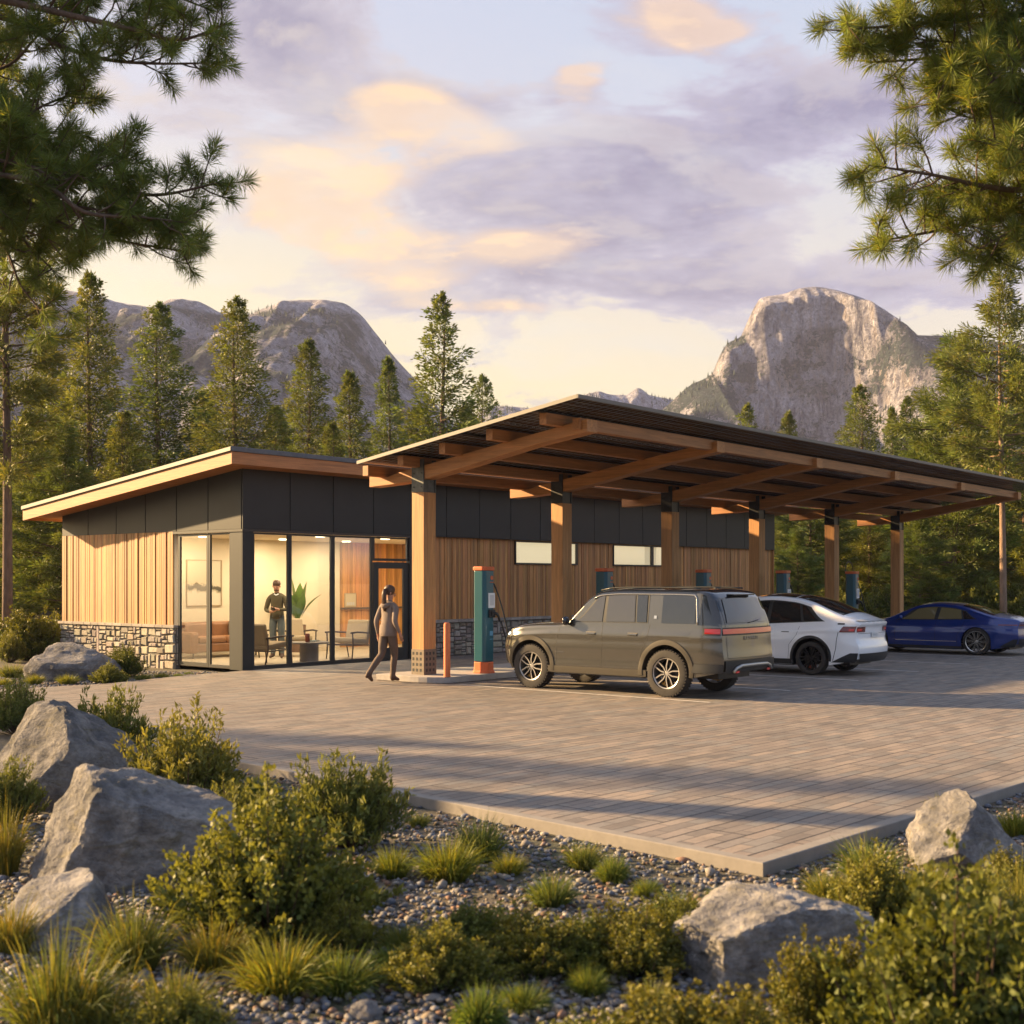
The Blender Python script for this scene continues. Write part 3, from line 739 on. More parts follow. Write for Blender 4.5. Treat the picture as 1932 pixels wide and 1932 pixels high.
    def side_patch(s, ubl, ubr, utl, utr, zb, zt, sides=(1, -1), off=.006, n=18, m_=10):
        """zb, zt: functions of u (or numbers)"""
        out = []
        fb = zb if callable(zb) else (lambda u: zb); ft = zt if callable(zt) else (lambda u: zt)
        for sd_ in sides:
            rows = []
            for j in range(m_ + 1):
                t = j / m_; row = []
                for i in range(n + 1):
                    q = i / n; u = (ubl + (ubr - ubl) * q) * (1 - t) + (utl + (utr - utl) * q) * t
                    z = fb(u) * (1 - t) + ft(u) * t
                    zt_ = s.top(u); z_ = z; r = s.r; y = s.Y(u, min(z_, zt_ - r))
                    if z_ > zt_ - r:
                        q_ = min(1, (z_ - (zt_ - r)) / r); y -= r * (1 - math.sqrt(1 - q_ * q_))
                    p = s.P(u, sd_ * (y + off), z); row.append(p)
                rows.append(row)
            out.append(rows)
        return out
    def end_patch(s, x0, x1, z0, z1, off=.008, front=False, n=16, m_=6, x0t=None, x1t=None):
        u = s.L if front else 0; rows = []
        for j in range(m_ + 1):
            t = j / m_; z = z0 + (z1 - z0) * t; a = x0 + ((x0t if x0t is not None else x0) - x0) * t; b = x1 + ((x1t if x1t is not None else x1) - x1) * t
            row = []
            for i in range(n + 1):
                x = a + (b - a) * i / n; p = s.P(u, x, z); row.append((p[0], p[1] + (off if front else -off), p[2]))
            rows.append(row)
        return rows
    def top_patch(s, u0, u1, inset=.07, off=.006, n=16, m_=12, rx=1.0):
        rows = []
        for j in range(m_ + 1):
            u = u0 + (u1 - u0) * j / m_; zt = s.top(u); yt = (s.Y(u, zt - s.r) - s.r) - inset; fade = min(1, u / .3, (s.L - u) / .3); row = []
            full = s.Y(u, zt - s.r) - s.r
            for i in range(n + 1):
                x = yt * (2 * i / n - 1) * rx; t = 1 - abs(x) / full
                z = zt + s.crown * fade * (1 - (1 - t) ** 2) + off; row.append(s.P(u, x, z))
            rows.append(row)
        return rows
def arch_trim(car, name, mat, parent, ro=.06, off=.016, a0=-8, wide=.0):
    for c in car.uw:
        for sd_ in (1, -1):
            rows = []; z_lo = None
            for k in range(41):
                th = R(a0 + (180 - 2 * a0) * k / 40); row = []
                for rr, of in ((car.Ra + ro + .004, -.004), (car.Ra + ro, off * .8), (car.Ra + ro * .5, off), (car.Ra - .004, off), (car.Ra - .012, off - .02), (car.Ra - .012, -.12)):
                    u = c + rr * math.cos(th); z = car.zc + rr * math.sin(th); z = max(z, .0)
                    row.append(car.P(u, sd_ * (car.Y(u, min(z, car.top(u) - car.r)) + of), z))
                rows.append(row)
            m = MB(); m.grid(rows); m.build(name, mat, parent, smooth=True, world=False, auto=50)
def wells(car, parent, mat):
    m = MB()
    for c in car.uw:
        for sd_ in (1, -1):
            rows = []
            for k in range(25):
                th = R(180 * k / 24); u = c + (car.Ra + .0) * math.cos(th); z = car.zc + car.Ra * math.sin(th)
                rows.append([(sd_ * (car.W - .10), u - car.L / 2, z), (sd_ * (car.W - .40), u - car.L / 2, z)])
            m.grid(rows)
            m.add([(sd_ * (car.W - .40), c + car.Ra * math.cos(R(180 * k / 24)) - car.L / 2, car.zc + car.Ra * math.sin(R(180 * k / 24))) for k in range(25)], [tuple(range(25))])
    lo = car.low(car.L / 2)
    m.box(-car.W + .08, car.W - .08, car.uw[0] + car.Ra - car.L / 2, car.uw[1] - car.Ra - car.L / 2, lo - .02, lo + .12)
    m.box(-car.W + .38, car.W - .38, .28 - car.L / 2, car.L / 2 - .3, lo + .0, lo + .16)
    m.box(-car.W + .16, car.W - .16, .2 - car.L / 2, car.uw[0] - car.Ra - car.L / 2 - .02, car.low(.1) + .0, car.low(.1) + .1)
    m.build('underbody', mat, parent, world=False)
M_tyre = pm('tyre_rubber', (.03, .027, .024), .8, nz=(20, .25), bump=(60, .25, .003)); M_rimA = pm('machined_alloy', (.42, .40, .37), .35, .65); M_rimD = pm('dark_alloy', (.03, .03, .032), .4, .6)
M_brk = pm('brake_disc', (.08, .08, .08), .4, .8); M_cal = pm('gold_caliper', (.55, .30, .06), .4)
def wheel(parent, R_, w, rr, style, face, back, pos, side, caliper=None):
    """axis along x; side +1 faces +x"""
    T = Matrix.Rotation(R(90) * 1, 4, 'Y')
    hub = MB(); hub.lathe([(rr * .62, -w * .30), (rr * .62, w * .05)], 24, T); hub.lathe([(.05, w * .05), (.05, w * .3)], 12, T)
    ho = hub.build('wheel', M_brk, parent, world=False); ho.location = pos
    if side < 0: ho.rotation_euler = (0, 0, math.pi)
    t_ = MB(); hw = w / 2
    prof = [(rr * .98, -hw * .85), (rr * 1.04, -hw * .98), (R_ * .86, -hw * 1.0), (R_ * .96, -hw * .92), (R_, -hw * .62), (R_, -hw * .3), (R_ * .992, -hw * .28), (R_ * .992, -hw * .22), (R_, -hw * .2), (R_, hw * .2), (R_ * .992, hw * .22), (R_ * .992, hw * .28), (R_, hw * .3), (R_, hw * .62), (R_ * .96, hw * .92), (R_ * .86, hw), (rr * 1.04, hw * .98), (rr * .98, hw * .85)]
    n = 64; t_.lathe(prof, n, T, cap=False)
    if style == 'five':      # chunky lugs
        for k in range(44):
            a = 2 * math.pi * k / 44
            for s2 in (-1, 1):
                M_ = T @ Matrix.Rotation(a + (.07 if s2 > 0 else 0), 4, 'Z')
                t_.box(R_ * .965, R_ * 1.012, -R_ * .032, R_ * .032, s2 * hw * .55 - hw * .33, s2 * hw * .55 + hw * .36, M_)
    t_.build('tyre', M_tyre, ho, smooth=True, world=False, auto=35)
    rm = MB(); rm.mi = 0
    rm.lathe([(rr, -hw * .8), (rr * .97, -hw * .8), (rr * .95, hw * .5), (rr * .93, hw * .84), (rr * .985, hw * .9), (rr * 1.005, hw * .86)], 48, T, cap=False)
    rm.lathe([(rr * .2, hw * .45), (rr * .2, hw * .66), (rr * .12, hw * .72)], 20, T)
    for k in range(20):
        pass
    ns = {'five': 5, 'black': 7, 'ten': 10}[style]
    for k in range(ns):
        a = 2 * math.pi * k / ns + .3
        if style == 'five': br = (-.30, .30)
        elif style == 'ten': br = (-.10, .10)
        else: br = (-.16, .14)
        for j, bb in enumerate(br):
            p0 = Vector((math.cos(a + bb * .5) * rr * .17, math.sin(a + bb * .5) * rr * .17)); 
            pm_ = Vector((math.cos(a + bb * .9) * rr * .55, math.sin(a + bb * .9) * rr * .55)) if style == 'five' else None
            p1 = Vector((math.cos(a + bb) * rr * .95, math.sin(a + bb) * rr * .95))
            if style == 'five':
                dv = Vector((math.cos(a), math.sin(a))); pv2 = Vector((-dv.y, dv.x)) * (1 if bb > 0 else -1)
                p0 = dv * rr * .16 + pv2 * rr * .05; pm_ = dv * rr * .42 + pv2 * rr * .16; p1 = dv * rr * .93 + pv2 * rr * .20
            seq = [p0, pm_, p1] if pm_ is not None else [p0, p1]
            for q0, q1 in zip(seq[:-1], seq[1:]):
                dd = (q1 - q0); wd_ = rr * (.055 if style != 'ten' else .03); nn = Vector((-dd.y, dd.x)).normalized() * wd_
                z1, z2 = hw * .42, hw * .78
                for (za, zb_, mi, sc) in ((z1, z2 - .004, 1, 1.25), (z2 - .004, z2, 0, .62)):
                    rm.mi = mi
                    vs = [(*(q0 - nn * sc), za), (*(q0 + nn * sc), za), (*(q1 + nn * sc), za), (*(q1 - nn * sc), za), (*(q0 - nn * sc), zb_), (*(q0 + nn * sc), zb_), (*(q1 + nn * sc), zb_), (*(q1 - nn * sc), zb_)]
                    rm.add([T @ Vector(v) for v in vs], [(3, 2, 1, 0), (4, 5, 6, 7), (0, 1, 5, 4), (1, 2, 6, 5), (2, 3, 7, 6), (3, 0, 4, 7)])
        if style == 'five':
            rm.mi = 0; b0, b1 = a - .21, a + .21
            pts = [T @ Vector((math.cos(b0 + (b1 - b0) * q / 6) * rr * .935, math.sin(b0 + (b1 - b0) * q / 6) * rr * .935, hw * .77)) for q in range(7)]
            rm.tube(pts, rr * .035, 6)
    rm.mi = 0
    rm.build('rim', [face, back], ho, world=False)
    if caliper:
        cb = MB(); 
        for q in range(5):
            a = R(-40 + q * 14); cb.box(rr * .62, rr * .86, -rr * .12, rr * .12, -hw * .1, hw * .3, T @ Matrix.Rotation(a, 4, 'Z'))
        cb.build('brake_caliper', caliper, ho, world=False)
    return ho
def seam(car, pts, sides, mat, parent, w=.007, off=.002, name='panel_gap'):
    for sd_ in sides:
        m = MB(); rows = []
        P_ = []
        for (u0, z0), (u1, z1) in zip(pts[:-1], pts[1:]):
            n = max(2, int(math.hypot(u1 - u0, z1 - z0) / .05))
            for k in range(n): P_.append((u0 + (u1 - u0) * k / n, z0 + (z1 - z0) * k / n))
        P_.append(pts[-1])
        for i, (u, z) in enumerate(P_):
            a = P_[max(i - 1, 0)]; b = P_[min(i + 1, len(P_) - 1)]; dx, dz = b[0] - a[0], b[1] - a[1]; l = math.hypot(dx, dz) or 1; nx, nz_ = -dz / l * w / 2, dx / l * w / 2
            rows.append([car.P(u + nx, sd_ * (car.Y(u + nx, z + nz_) + off), z + nz_), car.P(u - nx, sd_ * (car.Y(u - nx, z - nz_) + off), z - nz_)])
        m.grid(rows); m.build(name, mat, parent, world=False)
def patch(name, rows, mat, parent, smooth=True):
    if rows and isinstance(rows[0][0][0], (int, float)): rows = [rows]
    if name in ('tail_light', 'light_surround', 'rear_bumper') and len(rows) == 3:
        m = MB()
        for r_ in rows: m.grid(r_)
        return m.build(name, mat, parent, smooth=smooth, world=False)
    for r_ in rows:
        m = MB(); m.grid(r_); o = m.build(name, mat, parent, smooth=smooth, world=False)
    return o
def text_mesh(name, txt, size, mat, parent, loc, rot, ext=.002, spacing=1.0):
    cu = bpy.data.curves.new(name, 'FONT'); cu.body = txt; cu.size = size; cu.extrude = ext; cu.align_x = 'CENTER'; cu.align_y = 'CENTER'; cu.space_character = spacing
    o = bpy.data.objects.new('tmp', cu); COL.objects.link(o); dg = bpy.context.evaluated_depsgraph_get(); dg.update()
    me = bpy.data.meshes.new_from_object(o.evaluated_get(dg)); bpy.data.objects.remove(o)
    me.materials.clear(); q = link_mesh(name, me, mat, parent); q.location = loc; q.rotation_euler = rot; return q
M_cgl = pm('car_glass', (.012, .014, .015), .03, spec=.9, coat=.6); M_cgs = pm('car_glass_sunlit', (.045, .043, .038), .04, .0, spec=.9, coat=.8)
for m_ in (M_cgl, M_cgs):
    q_ = NT(m_.node_tree); bp_ = q_.n('ShaderNodeBump'); bp_.inputs['Strength'].default_value = .25; bp_.inputs['Distance'].default_value = .02
    q_.l(q_.noise(3.0, q_.n('ShaderNodeTexCoord').outputs['Object'], 2), bp_.inputs['Height']); q_.l(bp_.outputs[0], m_.node_tree.nodes['Principled BSDF'].inputs['Normal'])
M_gap = pm('panel_gap_black', (.01, .01, .01), .6); M_clad2 = pm('bronze_cladding', (.055, .048, .036), .45, .3); M_plast = pm('black_plastic', (.014, .016, .018), .45)
M_red = pm('tail_light_red', (.19, .010, .010), .15, coat=1.0, emit=((1, .05, .03), .05)); M_chrome = pm('bright_metal', (.55, .55, .53), .22, .95); M_silver = pm('silver_paint', (.42, .41, .38), .35, .7)
M_head = pm('headlight_lens', (.8, .8, .75), .1, coat=1.0, emit=((1, .95, .8), 1.2))
def car_paint(name, col, metal, rough, flake=.05):
    m, nt, b = new_mat(name)
    tc = nt.n('ShaderNodeTexCoord').outputs['Object']
    c = nt.mix(1.0, col, nt.ramp(nt.noise(900, tc, 1), [(.3, 1 - flake), (.7, 1 + flake)]), 'MULTIPLY'); nt.l(c, b.inputs['Base Color'])
    b.inputs['Metallic'].default_value = metal; b.inputs['Roughness'].default_value = rough; b.inputs['Coat Weight'].default_value = 1; b.inputs['Coat Roughness'].default_value = .03
    bp = nt.n('ShaderNodeBump'); bp.inputs['Strength'].default_value = .03; bp.inputs['Distance'].default_value = .01
    nt.l(nt.noise(2.5, tc, 2), bp.inputs['Height']); nt.l(bp.outputs[0], b.inputs['Normal']); return m
# --- grey-bronze SUV
S = empty('suv', (1.39, -8.95, .004), 0, 'bronze grey SUV with black roof and red light bar parked by the nearest charger', 'car')
L = 4.50
suv = Car(L, 1.78, [(0, 1.62), (.10, 1.685), (.35, 1.725), (1.0, 1.745), (1.9, 1.745), (2.35, 1.72), (2.56, 1.64), (2.86, 1.38), (3.08, 1.19), (3.2, 1.16), (3.7, 1.14), (4.15, 1.10), (4.38, 1.04), (4.5, .93)],
          [(0, .44), (.5, .34), (.9, .30), (3.6, .30), (4.1, .36), (4.5, .42)], [(0, 1.165), (2.5, 1.15), (3.4, 1.13), (4.5, 1.04)], 1.74, (1.04, 3.85), .455, .40, 1.53,
          [(.3, -.09), (.45, -.02), (.6, -.01), (.8, -.03), (1.15, -.06), (1.65, -.24), (1.75, -.27)], [(.3, -.12), (.5, -.02), (.7, 0), (.95, -.05), (1.1, -.1)], r=.085, crown=.03, tailplan=(.42, .085), noseplan=(.5, .11), shoulder=.035)
M_suv = car_paint('bronze_grey_paint', (.120, .117, .104), .75, .20)
M_navy = pm('gloss_black_roof', (.010, .014, .022), .12, coat=1.0)
suv.body('body', M_suv, S, split=lambda u, x, z: z > suv.top(min(max(u, 0), L)) - .055 and 1.45 < z or (u < .46 + (z - 1.17) * -.12 and z > 1.185), mats2=M_navy)
wells(suv, S, M_plast); arch_trim(suv, 'wheel_arch', M_clad2, S, ro=.075, off=.02)
patch('rocker_panel', suv.side_patch(1.42, 3.45, 1.42, 3.45, .31, .42, off=.012), M_clad2, S)
bt = lambda u: suv.belt(u) + .035
rz = lambda u: suv.top(u) - .085
def win(car, a, b, c_, d_, mat=M_cgl, name='side_window', off=.009): return patch(name, car.side_patch(a, b, c_, d_, bt if car is suv else car.wb, rz if car is suv else car.wt, off=off), mat, None)
def add_win(car, parent, a, b, c_, d_, mat=M_cgl, name='side_window', off=.009, zb=None, zt=None):
    return patch(name, car.side_patch(a, b, c_, d_, zb, zt, off=off), mat, parent)
add_win(suv, S, 1.40, 3.0, 1.40, 2.46, M_plast, 'window_surround', .004, bt, lambda u: rz(u) + .01)
add_win(suv, S, 2.32, 2.92, 2.29, 2.42, M_cgs, 'front_window', .010, lambda u: bt(u) + .015, lambda u: rz(u) - .01)
add_win(suv, S, 1.66, 2.24, 1.68, 2.22, M_cgs, 'rear_window', .010, lambda u: bt(u) + .015, lambda u: rz(u) - .01)
add_win(suv, S, 1.43, 1.62, 1.44, 1.64, M_cgl, 'rear_window', .010, lambda u: bt(u) + .015, lambda u: rz(u) - .01)
add_win(suv, S, .50, 1.14, .47, 1.14, M_cgl, 'quarter_window', .008, lambda u: bt(u) + .005, rz)
# bright line over the windows and down the rear pillar
for sd_ in (1, -1):
    pts = []
    for k in range(40):
        u = 2.52 - (2.52 - .52) * k / 39; z = suv.top(u) - .075; pts.append(suv.P(u, sd_ * (suv.Y(u, suv.top(u) - .1) + .008), z))
    for k in range(1, 12):
        z = suv.top(.5) - .075 - (suv.top(.5) - .075 - 1.19) * k / 11; u = .47 - .02 * k / 11; pts.append(suv.P(u, sd_ * (suv.Y(u, min(z, suv.top(u) - .1)) + .008), z))
    m = MB(); m.tube(pts, .011, 6); m.build('bright_trim', M_chrome, S, smooth=True, world=False)
patch('rear_screen', suv.end_patch(-.66, .66, 1.22, 1.60, x0t=-.58, x1t=.58, off=.012), M_cgl, S)
patch('tail_light', [suv.end_patch(-.80, .80, 1.045, 1.125, off=.018, n=30)] + suv.side_patch(0.02, .30, .02, .30, 1.045, 1.125, off=.014), M_red, S)
patch('light_surround', [suv.end_patch(-.80, .80, 1.02, 1.145, off=.010, n=30)] + suv.side_patch(0.02, .34, .02, .34, 1.02, 1.14, off=.008), M_plast, S)
patch('rear_bumper', [suv.end_patch(-.80, .80, .44, .62, off=.03, n=24)] + suv.side_patch(0.0, .55, 0.0, .5, .42, .56, off=.02), M_plast, S)
sk = MB()
pts = [suv.P(0, x, z) for x, z in ((-.62, .44), (-.55, .50), (-.42, .535), (0, .54), (.42, .535), (.55, .50), (.62, .44))]
sk.tube([(p[0], p[1] - .055, p[2]) for p in pts], .026, 8); sk.build('skid_bar', M_silver, S, smooth=True, world=False)
patch('reflector', [suv.end_patch(-.60, -.46, .42, .455, off=.05), suv.end_patch(.46, .60, .42, .455, off=.05)], M_red, S)
for sd_ in (-1, 1):
    rows = [[suv.P(0, sd_ * .70, z)[0:1] + (suv.P(0, sd_ * .70, z)[1] - .004, z), suv.P(0, sd_ * .706, z)[0:1] + (suv.P(0, sd_ * .706, z)[1] - .004, z)] for z in [.66 + .07 * k for k in range(14)]]
    m = MB(); m.grid(rows); m.build('panel_gap', M_gap, S, world=False)
patch('panel_gap', suv.end_patch(-.70, .70, .655, .662, off=.004), M_gap, S)
text_mesh('lettering', 'RIVIAN', .085, M_chrome, S, (0, suv.P(0, 0, .965)[1] - .006, .965), (R(90), 0, 0), .003, 1.9)
text_mesh('door_badge', 'RIVIAN', .045, M_chrome, S, (-suv.Y(3.28, .66) - .004, 3.2 - L / 2, .66), (R(90), 0, R(-90)), .002, 1.3)
patch('badge', suv.side_patch(1.235, 1.285, 1.235, 1.285, 1.27, 1.32, off=.01), M_chrome, S)
seam(suv, [(1.36, 1.18), (1.40, .95), (1.52, .72), (1.56, .45)], (1, -1), M_gap, S); seam(suv, [(2.31, 1.17), (2.31, .9), (2.33, .45)], (1, -1), M_gap, S); seam(suv, [(3.20, 1.13), (3.26, .9), (3.28, .5)], (1, -1), M_gap, S)
for u in (1.60, 2.45):
    patch('door_handle', suv.side_patch(u, u + .17, u, u + .17, .985, 1.015, off=.012), M_suv, S)
    patch('handle_recess', suv.side_patch(u - .012, u + .182, u - .012, u + .182, .972, 1.028, off=.002), M_clad2, S)
for sd_ in (-1, 1):
    m = MB(); x_ = sd_ * (suv.Y(3.0, 1.15) + .09); T = Matrix.Translation((x_, 3.02 - L / 2, 1.20)); m.lathe([(.02, -.075), (.065, -.06), (.078, -.02), (.078, .03), (.06, .065), (.02, .078)], 12, T @ Matrix.Scale(1.0, 4, (1, 0, 0)) @ Matrix.Diagonal((1.1, .55, 1, 1)))
    m.tube([(sd_ * (suv.Y(3.0, 1.13) - .02), 3.02 - L / 2, 1.14), (x_, 3.02 - L / 2, 1.15)], .018, 6); m.build('mirror', M_navy, S, smooth=True, world=False)
    m = MB(); m.tube([suv.P(u, sd_ * (suv.Y(u, suv.top(u) - .1) - .10), suv.top(u) + .035) for u in [.45 + .2 * k for k in range(11)]], .013, 6); m.build('roof_rail', M_plast, S, smooth=True, world=False)
patch('windscreen', suv.top_patch(2.46, 3.12, .03), M_cgl, S)
patch('headlight', [suv.end_patch(-.66, -.50, .74, .98, off=.01, front=True), suv.end_patch(.50, .66, .74, .98, off=.01, front=True), suv.end_patch(-.5, .5, .94, .975, off=.01, front=True)] + suv.side_patch(4.40, 4.49, 4.40, 4.49, .93, .975, off=.008), M_head, S)
m = MB(); a = suv.P(0, 0, 1.64); m.box(-.35, .35, a[1] - .07, a[1] + .06, 1.655, 1.675); m.build('spoiler', M_navy, S, world=False, bevel=.006)
m = MB(); m.tube([(0, suv.P(0, 0, 1.23)[1] - .03, 1.22), (.26, suv.P(0, .2, 1.25)[1] - .03, 1.25)], .009, 6); m.build('wiper', M_plast, S, world=False)
m = MB(); m.box(-.08, .10, suv.P(0, 0, 1.7)[1] + .4, suv.P(0, 0, 1.7)[1] + .44, 1.74, 1.79); m.build('roof_antenna', M_plast, S, world=False)
for u in suv.uw:
    for sd_ in (-1, 1): wheel(S, .385, .245, .255, 'five', M_rimA, M_rimD, (sd_ * .765, u - L / 2, .385), sd_, M_cal)
# --- white crossover
Wc = empty('white_crossover', (7.27, -8.60, .004), 0, 'white fastback crossover with black wheels parked between the bronze SUV and the blue sedan', 'car')
L = 4.36
wh = Car(L, 1.76, [(0, 1.06), (.12, 1.11), (.30, 1.165), (.62, 1.29), (1.0, 1.44), (1.4, 1.53), (1.9, 1.565), (2.3, 1.54), (2.75, 1.39), (3.15, 1.17), (3.4, 1.06), (3.9, .93), (4.2, .80), (4.36, .66)],
         [(0, .34), (.35, .24), (.8, .20), (3.5, .20), (4.1, .23), (4.36, .28)], [(0, 1.04), (.5, 1.06), (1.2, 1.03), (2.4, .96), (3.3, .92), (4.36, .80)], 1.57, (.95, 3.58), .40, .345, 1.26,
         [(.2, -.14), (.35, -.03), (.55, .0), (.75, -.05), (.95, -.04), (1.02, .0)], [(.2, -.1), (.4, 0), (.6, -.03), (.75, -.12)], r=.075, crown=.06, tailplan=(.7, .19), noseplan=(.9, .30), shoulder=.07)
M_wp = car_paint('white_paint', (.88, .88, .88), .0, .3, .01)
wh.body('body', M_wp, Wc); wells(wh, Wc, M_plast); arch_trim(wh, 'wheel_arch', M_plast, Wc, ro=.045, off=.01)
patch('side_sill', wh.side_patch(1.35, 3.2, 1.35, 3.2, .205, .31, off=.008), M_plast, Wc)
wb = lambda u: wh.belt(u) + .02; wt = lambda u: wh.top(u) - .075 - .02 * max(0, 1.3 - u)
add_win(wh, Wc, .66, 3.02, 1.00, 2.62, M_plast, 'window_surround', .004, wb, wt)
add_win(wh, Wc, 1.98, 2.85, 1.94, 2.50, M_cgl, 'front_window', .008, lambda u: wb(u) + .02, lambda u: wt(u) - .02)
add_win(wh, Wc, 1.18, 1.88, 1.26, 1.86, M_cgl, 'rear_window', .008, lambda u: wb(u) + .02, lambda u: wt(u) - .02)
add_win(wh, Wc, .80, 1.12, 1.10, 1.20, M_cgl, 'quarter_window', .008, lambda u: wb(u) + .02, lambda u: wt(u) - .02)
patch('glass_roof', wh.top_patch(1.42, 2.40, .035, n=18), M_cgl, Wc); patch('rear_screen', wh.top_patch(.36, 1.38, .06, n=18), M_cgl, Wc); patch('windscreen', wh.top_patch(2.46, 3.2, .04, n=18), M_cgl, Wc)
M_red2 = pm('smoked_tail_light', (.16, .015, .015), .12, coat=1.0)
patch('tail_light', wh.side_patch(.03, .34, .03, .28, .87, .985, off=.008) + [wh.end_patch(-.715, -.42, .87, .975, off=.008), wh.end_patch(.42, .715, .87, .975, off=.008)], M_red2, Wc)
patch('light_bar', [wh.end_patch(-.70, -.55, .895, .935, off=.013), wh.end_patch(.55, .70, .895, .935, off=.013)] + wh.side_patch(.05, .15, .05, .15, .895, .935, off=.012), M_red, Wc)
patch('rear_bumper', [wh.end_patch(-.62, .62, .27, .45, x0t=-.70, x1t=.70, off=.02)] + wh.side_patch(0.0, .50, .0, .14, .27, .46, off=.012), M_plast, Wc)
patch('number_plate', wh.end_patch(-.17, .17, .76, .86, off=.02, n=4), M_wht, Wc)
for k in range(4):
    patch('plate_mark', wh.end_patch(-.10 + k * .055, -.07 + k * .055, .79, .835, off=.023, n=2), M_grey, Wc)
patch('charge_port', wh.side_patch(.27, .40, .27, .40, 1.02, 1.05, off=.006), M_plast, Wc)
patch('panel_gap', wh.end_patch(-.66, .66, .84, .847, off=.004), M_gap, Wc)
seam(wh, [(.36, .87), (.42, .55), (.47, .30)], (1, -1), M_gap, Wc, .012); seam(wh, [(1.20, .97), (1.26, .8), (1.42, .6), (1.44, .3)], (1, -1), M_gap, Wc, .006); seam(wh, [(1.93, .95), (1.95, .3)], (1, -1), M_gap, Wc); seam(wh, [(2.98, .92), (3.0, .6), (3.0, .3)], (1, -1), M_gap, Wc)
for u in (1.42, 2.15): patch('door_handle', wh.side_patch(u, u + .17, u, u + .17, .845, .862, off=.008), M_plast, Wc)
m = MB(); m.grid([[wh.P(.10 - .0, x, wh.top(.10) + .05 * (1 - (x / .7) ** 2) * .6), wh.P(.0, x * .97, wh.top(0) + .03)] for x in [-.66 + .11 * k for k in range(13)]]); m.build('spoiler', M_wp, Wc, smooth=True, world=False)
for sd_ in (-1, 1):
    x_ = sd_ * (wh.Y(2.8, .95) + .09); m = MB(); m.lathe([(.02, -.06), (.06, -.045), (.07, 0), (.055, .05), (.02, .062)], 12, Matrix.Translation((x_, 2.82 - L / 2, 1.0)) @ Matrix.Diagonal((1.2, .6, 1, 1))); m.tube([(sd_ * (wh.Y(2.8, .92) - .02), 2.82 - L / 2, .95), (x_, 2.82 - L / 2, .96)], .015, 6); m.build('mirror', M_wp, Wc, smooth=True, world=False)
M_rimB = pm('black_alloy', (.02, .02, .022), .3, .5)
for u in wh.uw:
    for sd_ in (-1, 1): wheel(Wc, .335, .235, .245, 'black', M_rimB, M_rimB, (sd_ * .755, u - L / 2, .335), sd_, pm('red_caliper', (.35, .06, .03), .4))
# --- blue sedan
Bs = empty('blue_sedan', (16.06, -8.82, .004), 0, 'low deep blue four-door sedan with silver spoked wheels parked farthest right', 'car')
L = 4.55
bl = Car(L, 1.80, [(0, .86), (.10, .915), (.35, .95), (.75, 1.03), (1.25, 1.175), (1.7, 1.262), (2.15, 1.285), (2.5, 1.25), (2.95, 1.08), (3.3, .925), (3.5, .87), (4.0, .79), (4.35, .70), (4.55, .56)],
         [(0, .30), (.4, .19), (.9, .15), (3.6, .15), (4.2, .17), (4.55, .22)], [(0, .86), (.6, .90), (1.3, .875), (2.4, .85), (3.4, .83), (4.55, .70)], 1.29, (1.0, 3.68), .375, .335, 1.16,
         [(.15, -.16), (.3, -.05), (.5, .0), (.7, -.02), (.85, .0), (.9, 0)], [(.15, -.1), (.35, 0), (.5, -.03), (.65, -.12)], r=.07, crown=.06, tailplan=(.8, .19), noseplan=(.9, .26), shoulder=.09)
M_bp = car_paint('blue_paint', (.005, .030, .19), .35, .28, .06)
bl.body('body', M_bp, Bs); wells(bl, Bs, M_plast)
patch('side_sill', bl.side_patch(1.36, 3.3, 1.36, 3.3, .155, .215, off=.008), M_plast, Bs)
wb2 = lambda u: bl.belt(u) + .02; wt2 = lambda u: bl.top(u) - .07 - .015 * max(0, 1.5 - u)
M_cgw = pm('car_glass_tinted', (.16, .13, .06), .05, spec=.9, coat=.7)
add_win(bl, Bs, .98, 3.18, 1.30, 2.72, M_plast, 'window_surround', .004, wb2, wt2)
add_win(bl, Bs, 2.10, 3.02, 2.06, 2.58, M_cgw, 'front_window', .008, lambda u: wb2(u) + .02, lambda u: wt2(u) - .018)
add_win(bl, Bs, 1.38, 2.0, 1.44, 1.96, M_cgw, 'rear_window', .008, lambda u: wb2(u) + .02, lambda u: wt2(u) - .018)
add_win(bl, Bs, 1.08, 1.33, 1.32, 1.40, M_cgl, 'quarter_window', .008, lambda u: wb2(u) + .02, lambda u: wt2(u) - .018)
patch('rear_screen', bl.top_patch(.62, 1.45, .07, n=18), M_cgl, Bs); patch('windscreen', bl.top_patch(2.5, 3.3, .05, n=18), M_cgl, Bs)
patch('tail_light', [bl.end_patch(-.70, .70, .755, .785, off=.010, n=24)] + bl.side_patch(.02, .45, .02, .45, .765, .79, off=.008), M_red2, Bs)
patch('rear_bumper', [bl.end_patch(-.6, .6, .22, .42, x0t=-.68, x1t=.68, off=.015)] + bl.side_patch(0, .4, 0, .1, .22, .42, off=.012), M_plast, Bs)
seam(bl, [(1.30, .86), (1.36, .7), (1.48, .5), (1.48, .22)], (1, -1), M_gap, Bs, .006); seam(bl, [(2.04, .85), (2.06, .22)], (1, -1), M_gap, Bs, .006); seam(bl, [(3.1, .84), (3.14, .22)], (1, -1), M_gap, Bs, .006)
for u in (1.55, 2.25): patch('door_handle', bl.side_patch(u, u + .17, u, u + .17, .735, .75, off=.008), M_bp, Bs)
patch('crease_line', bl.side_patch(1.5, 3.1, 1.5, 3.1, .33, .342, off=.004), M_silver, Bs)
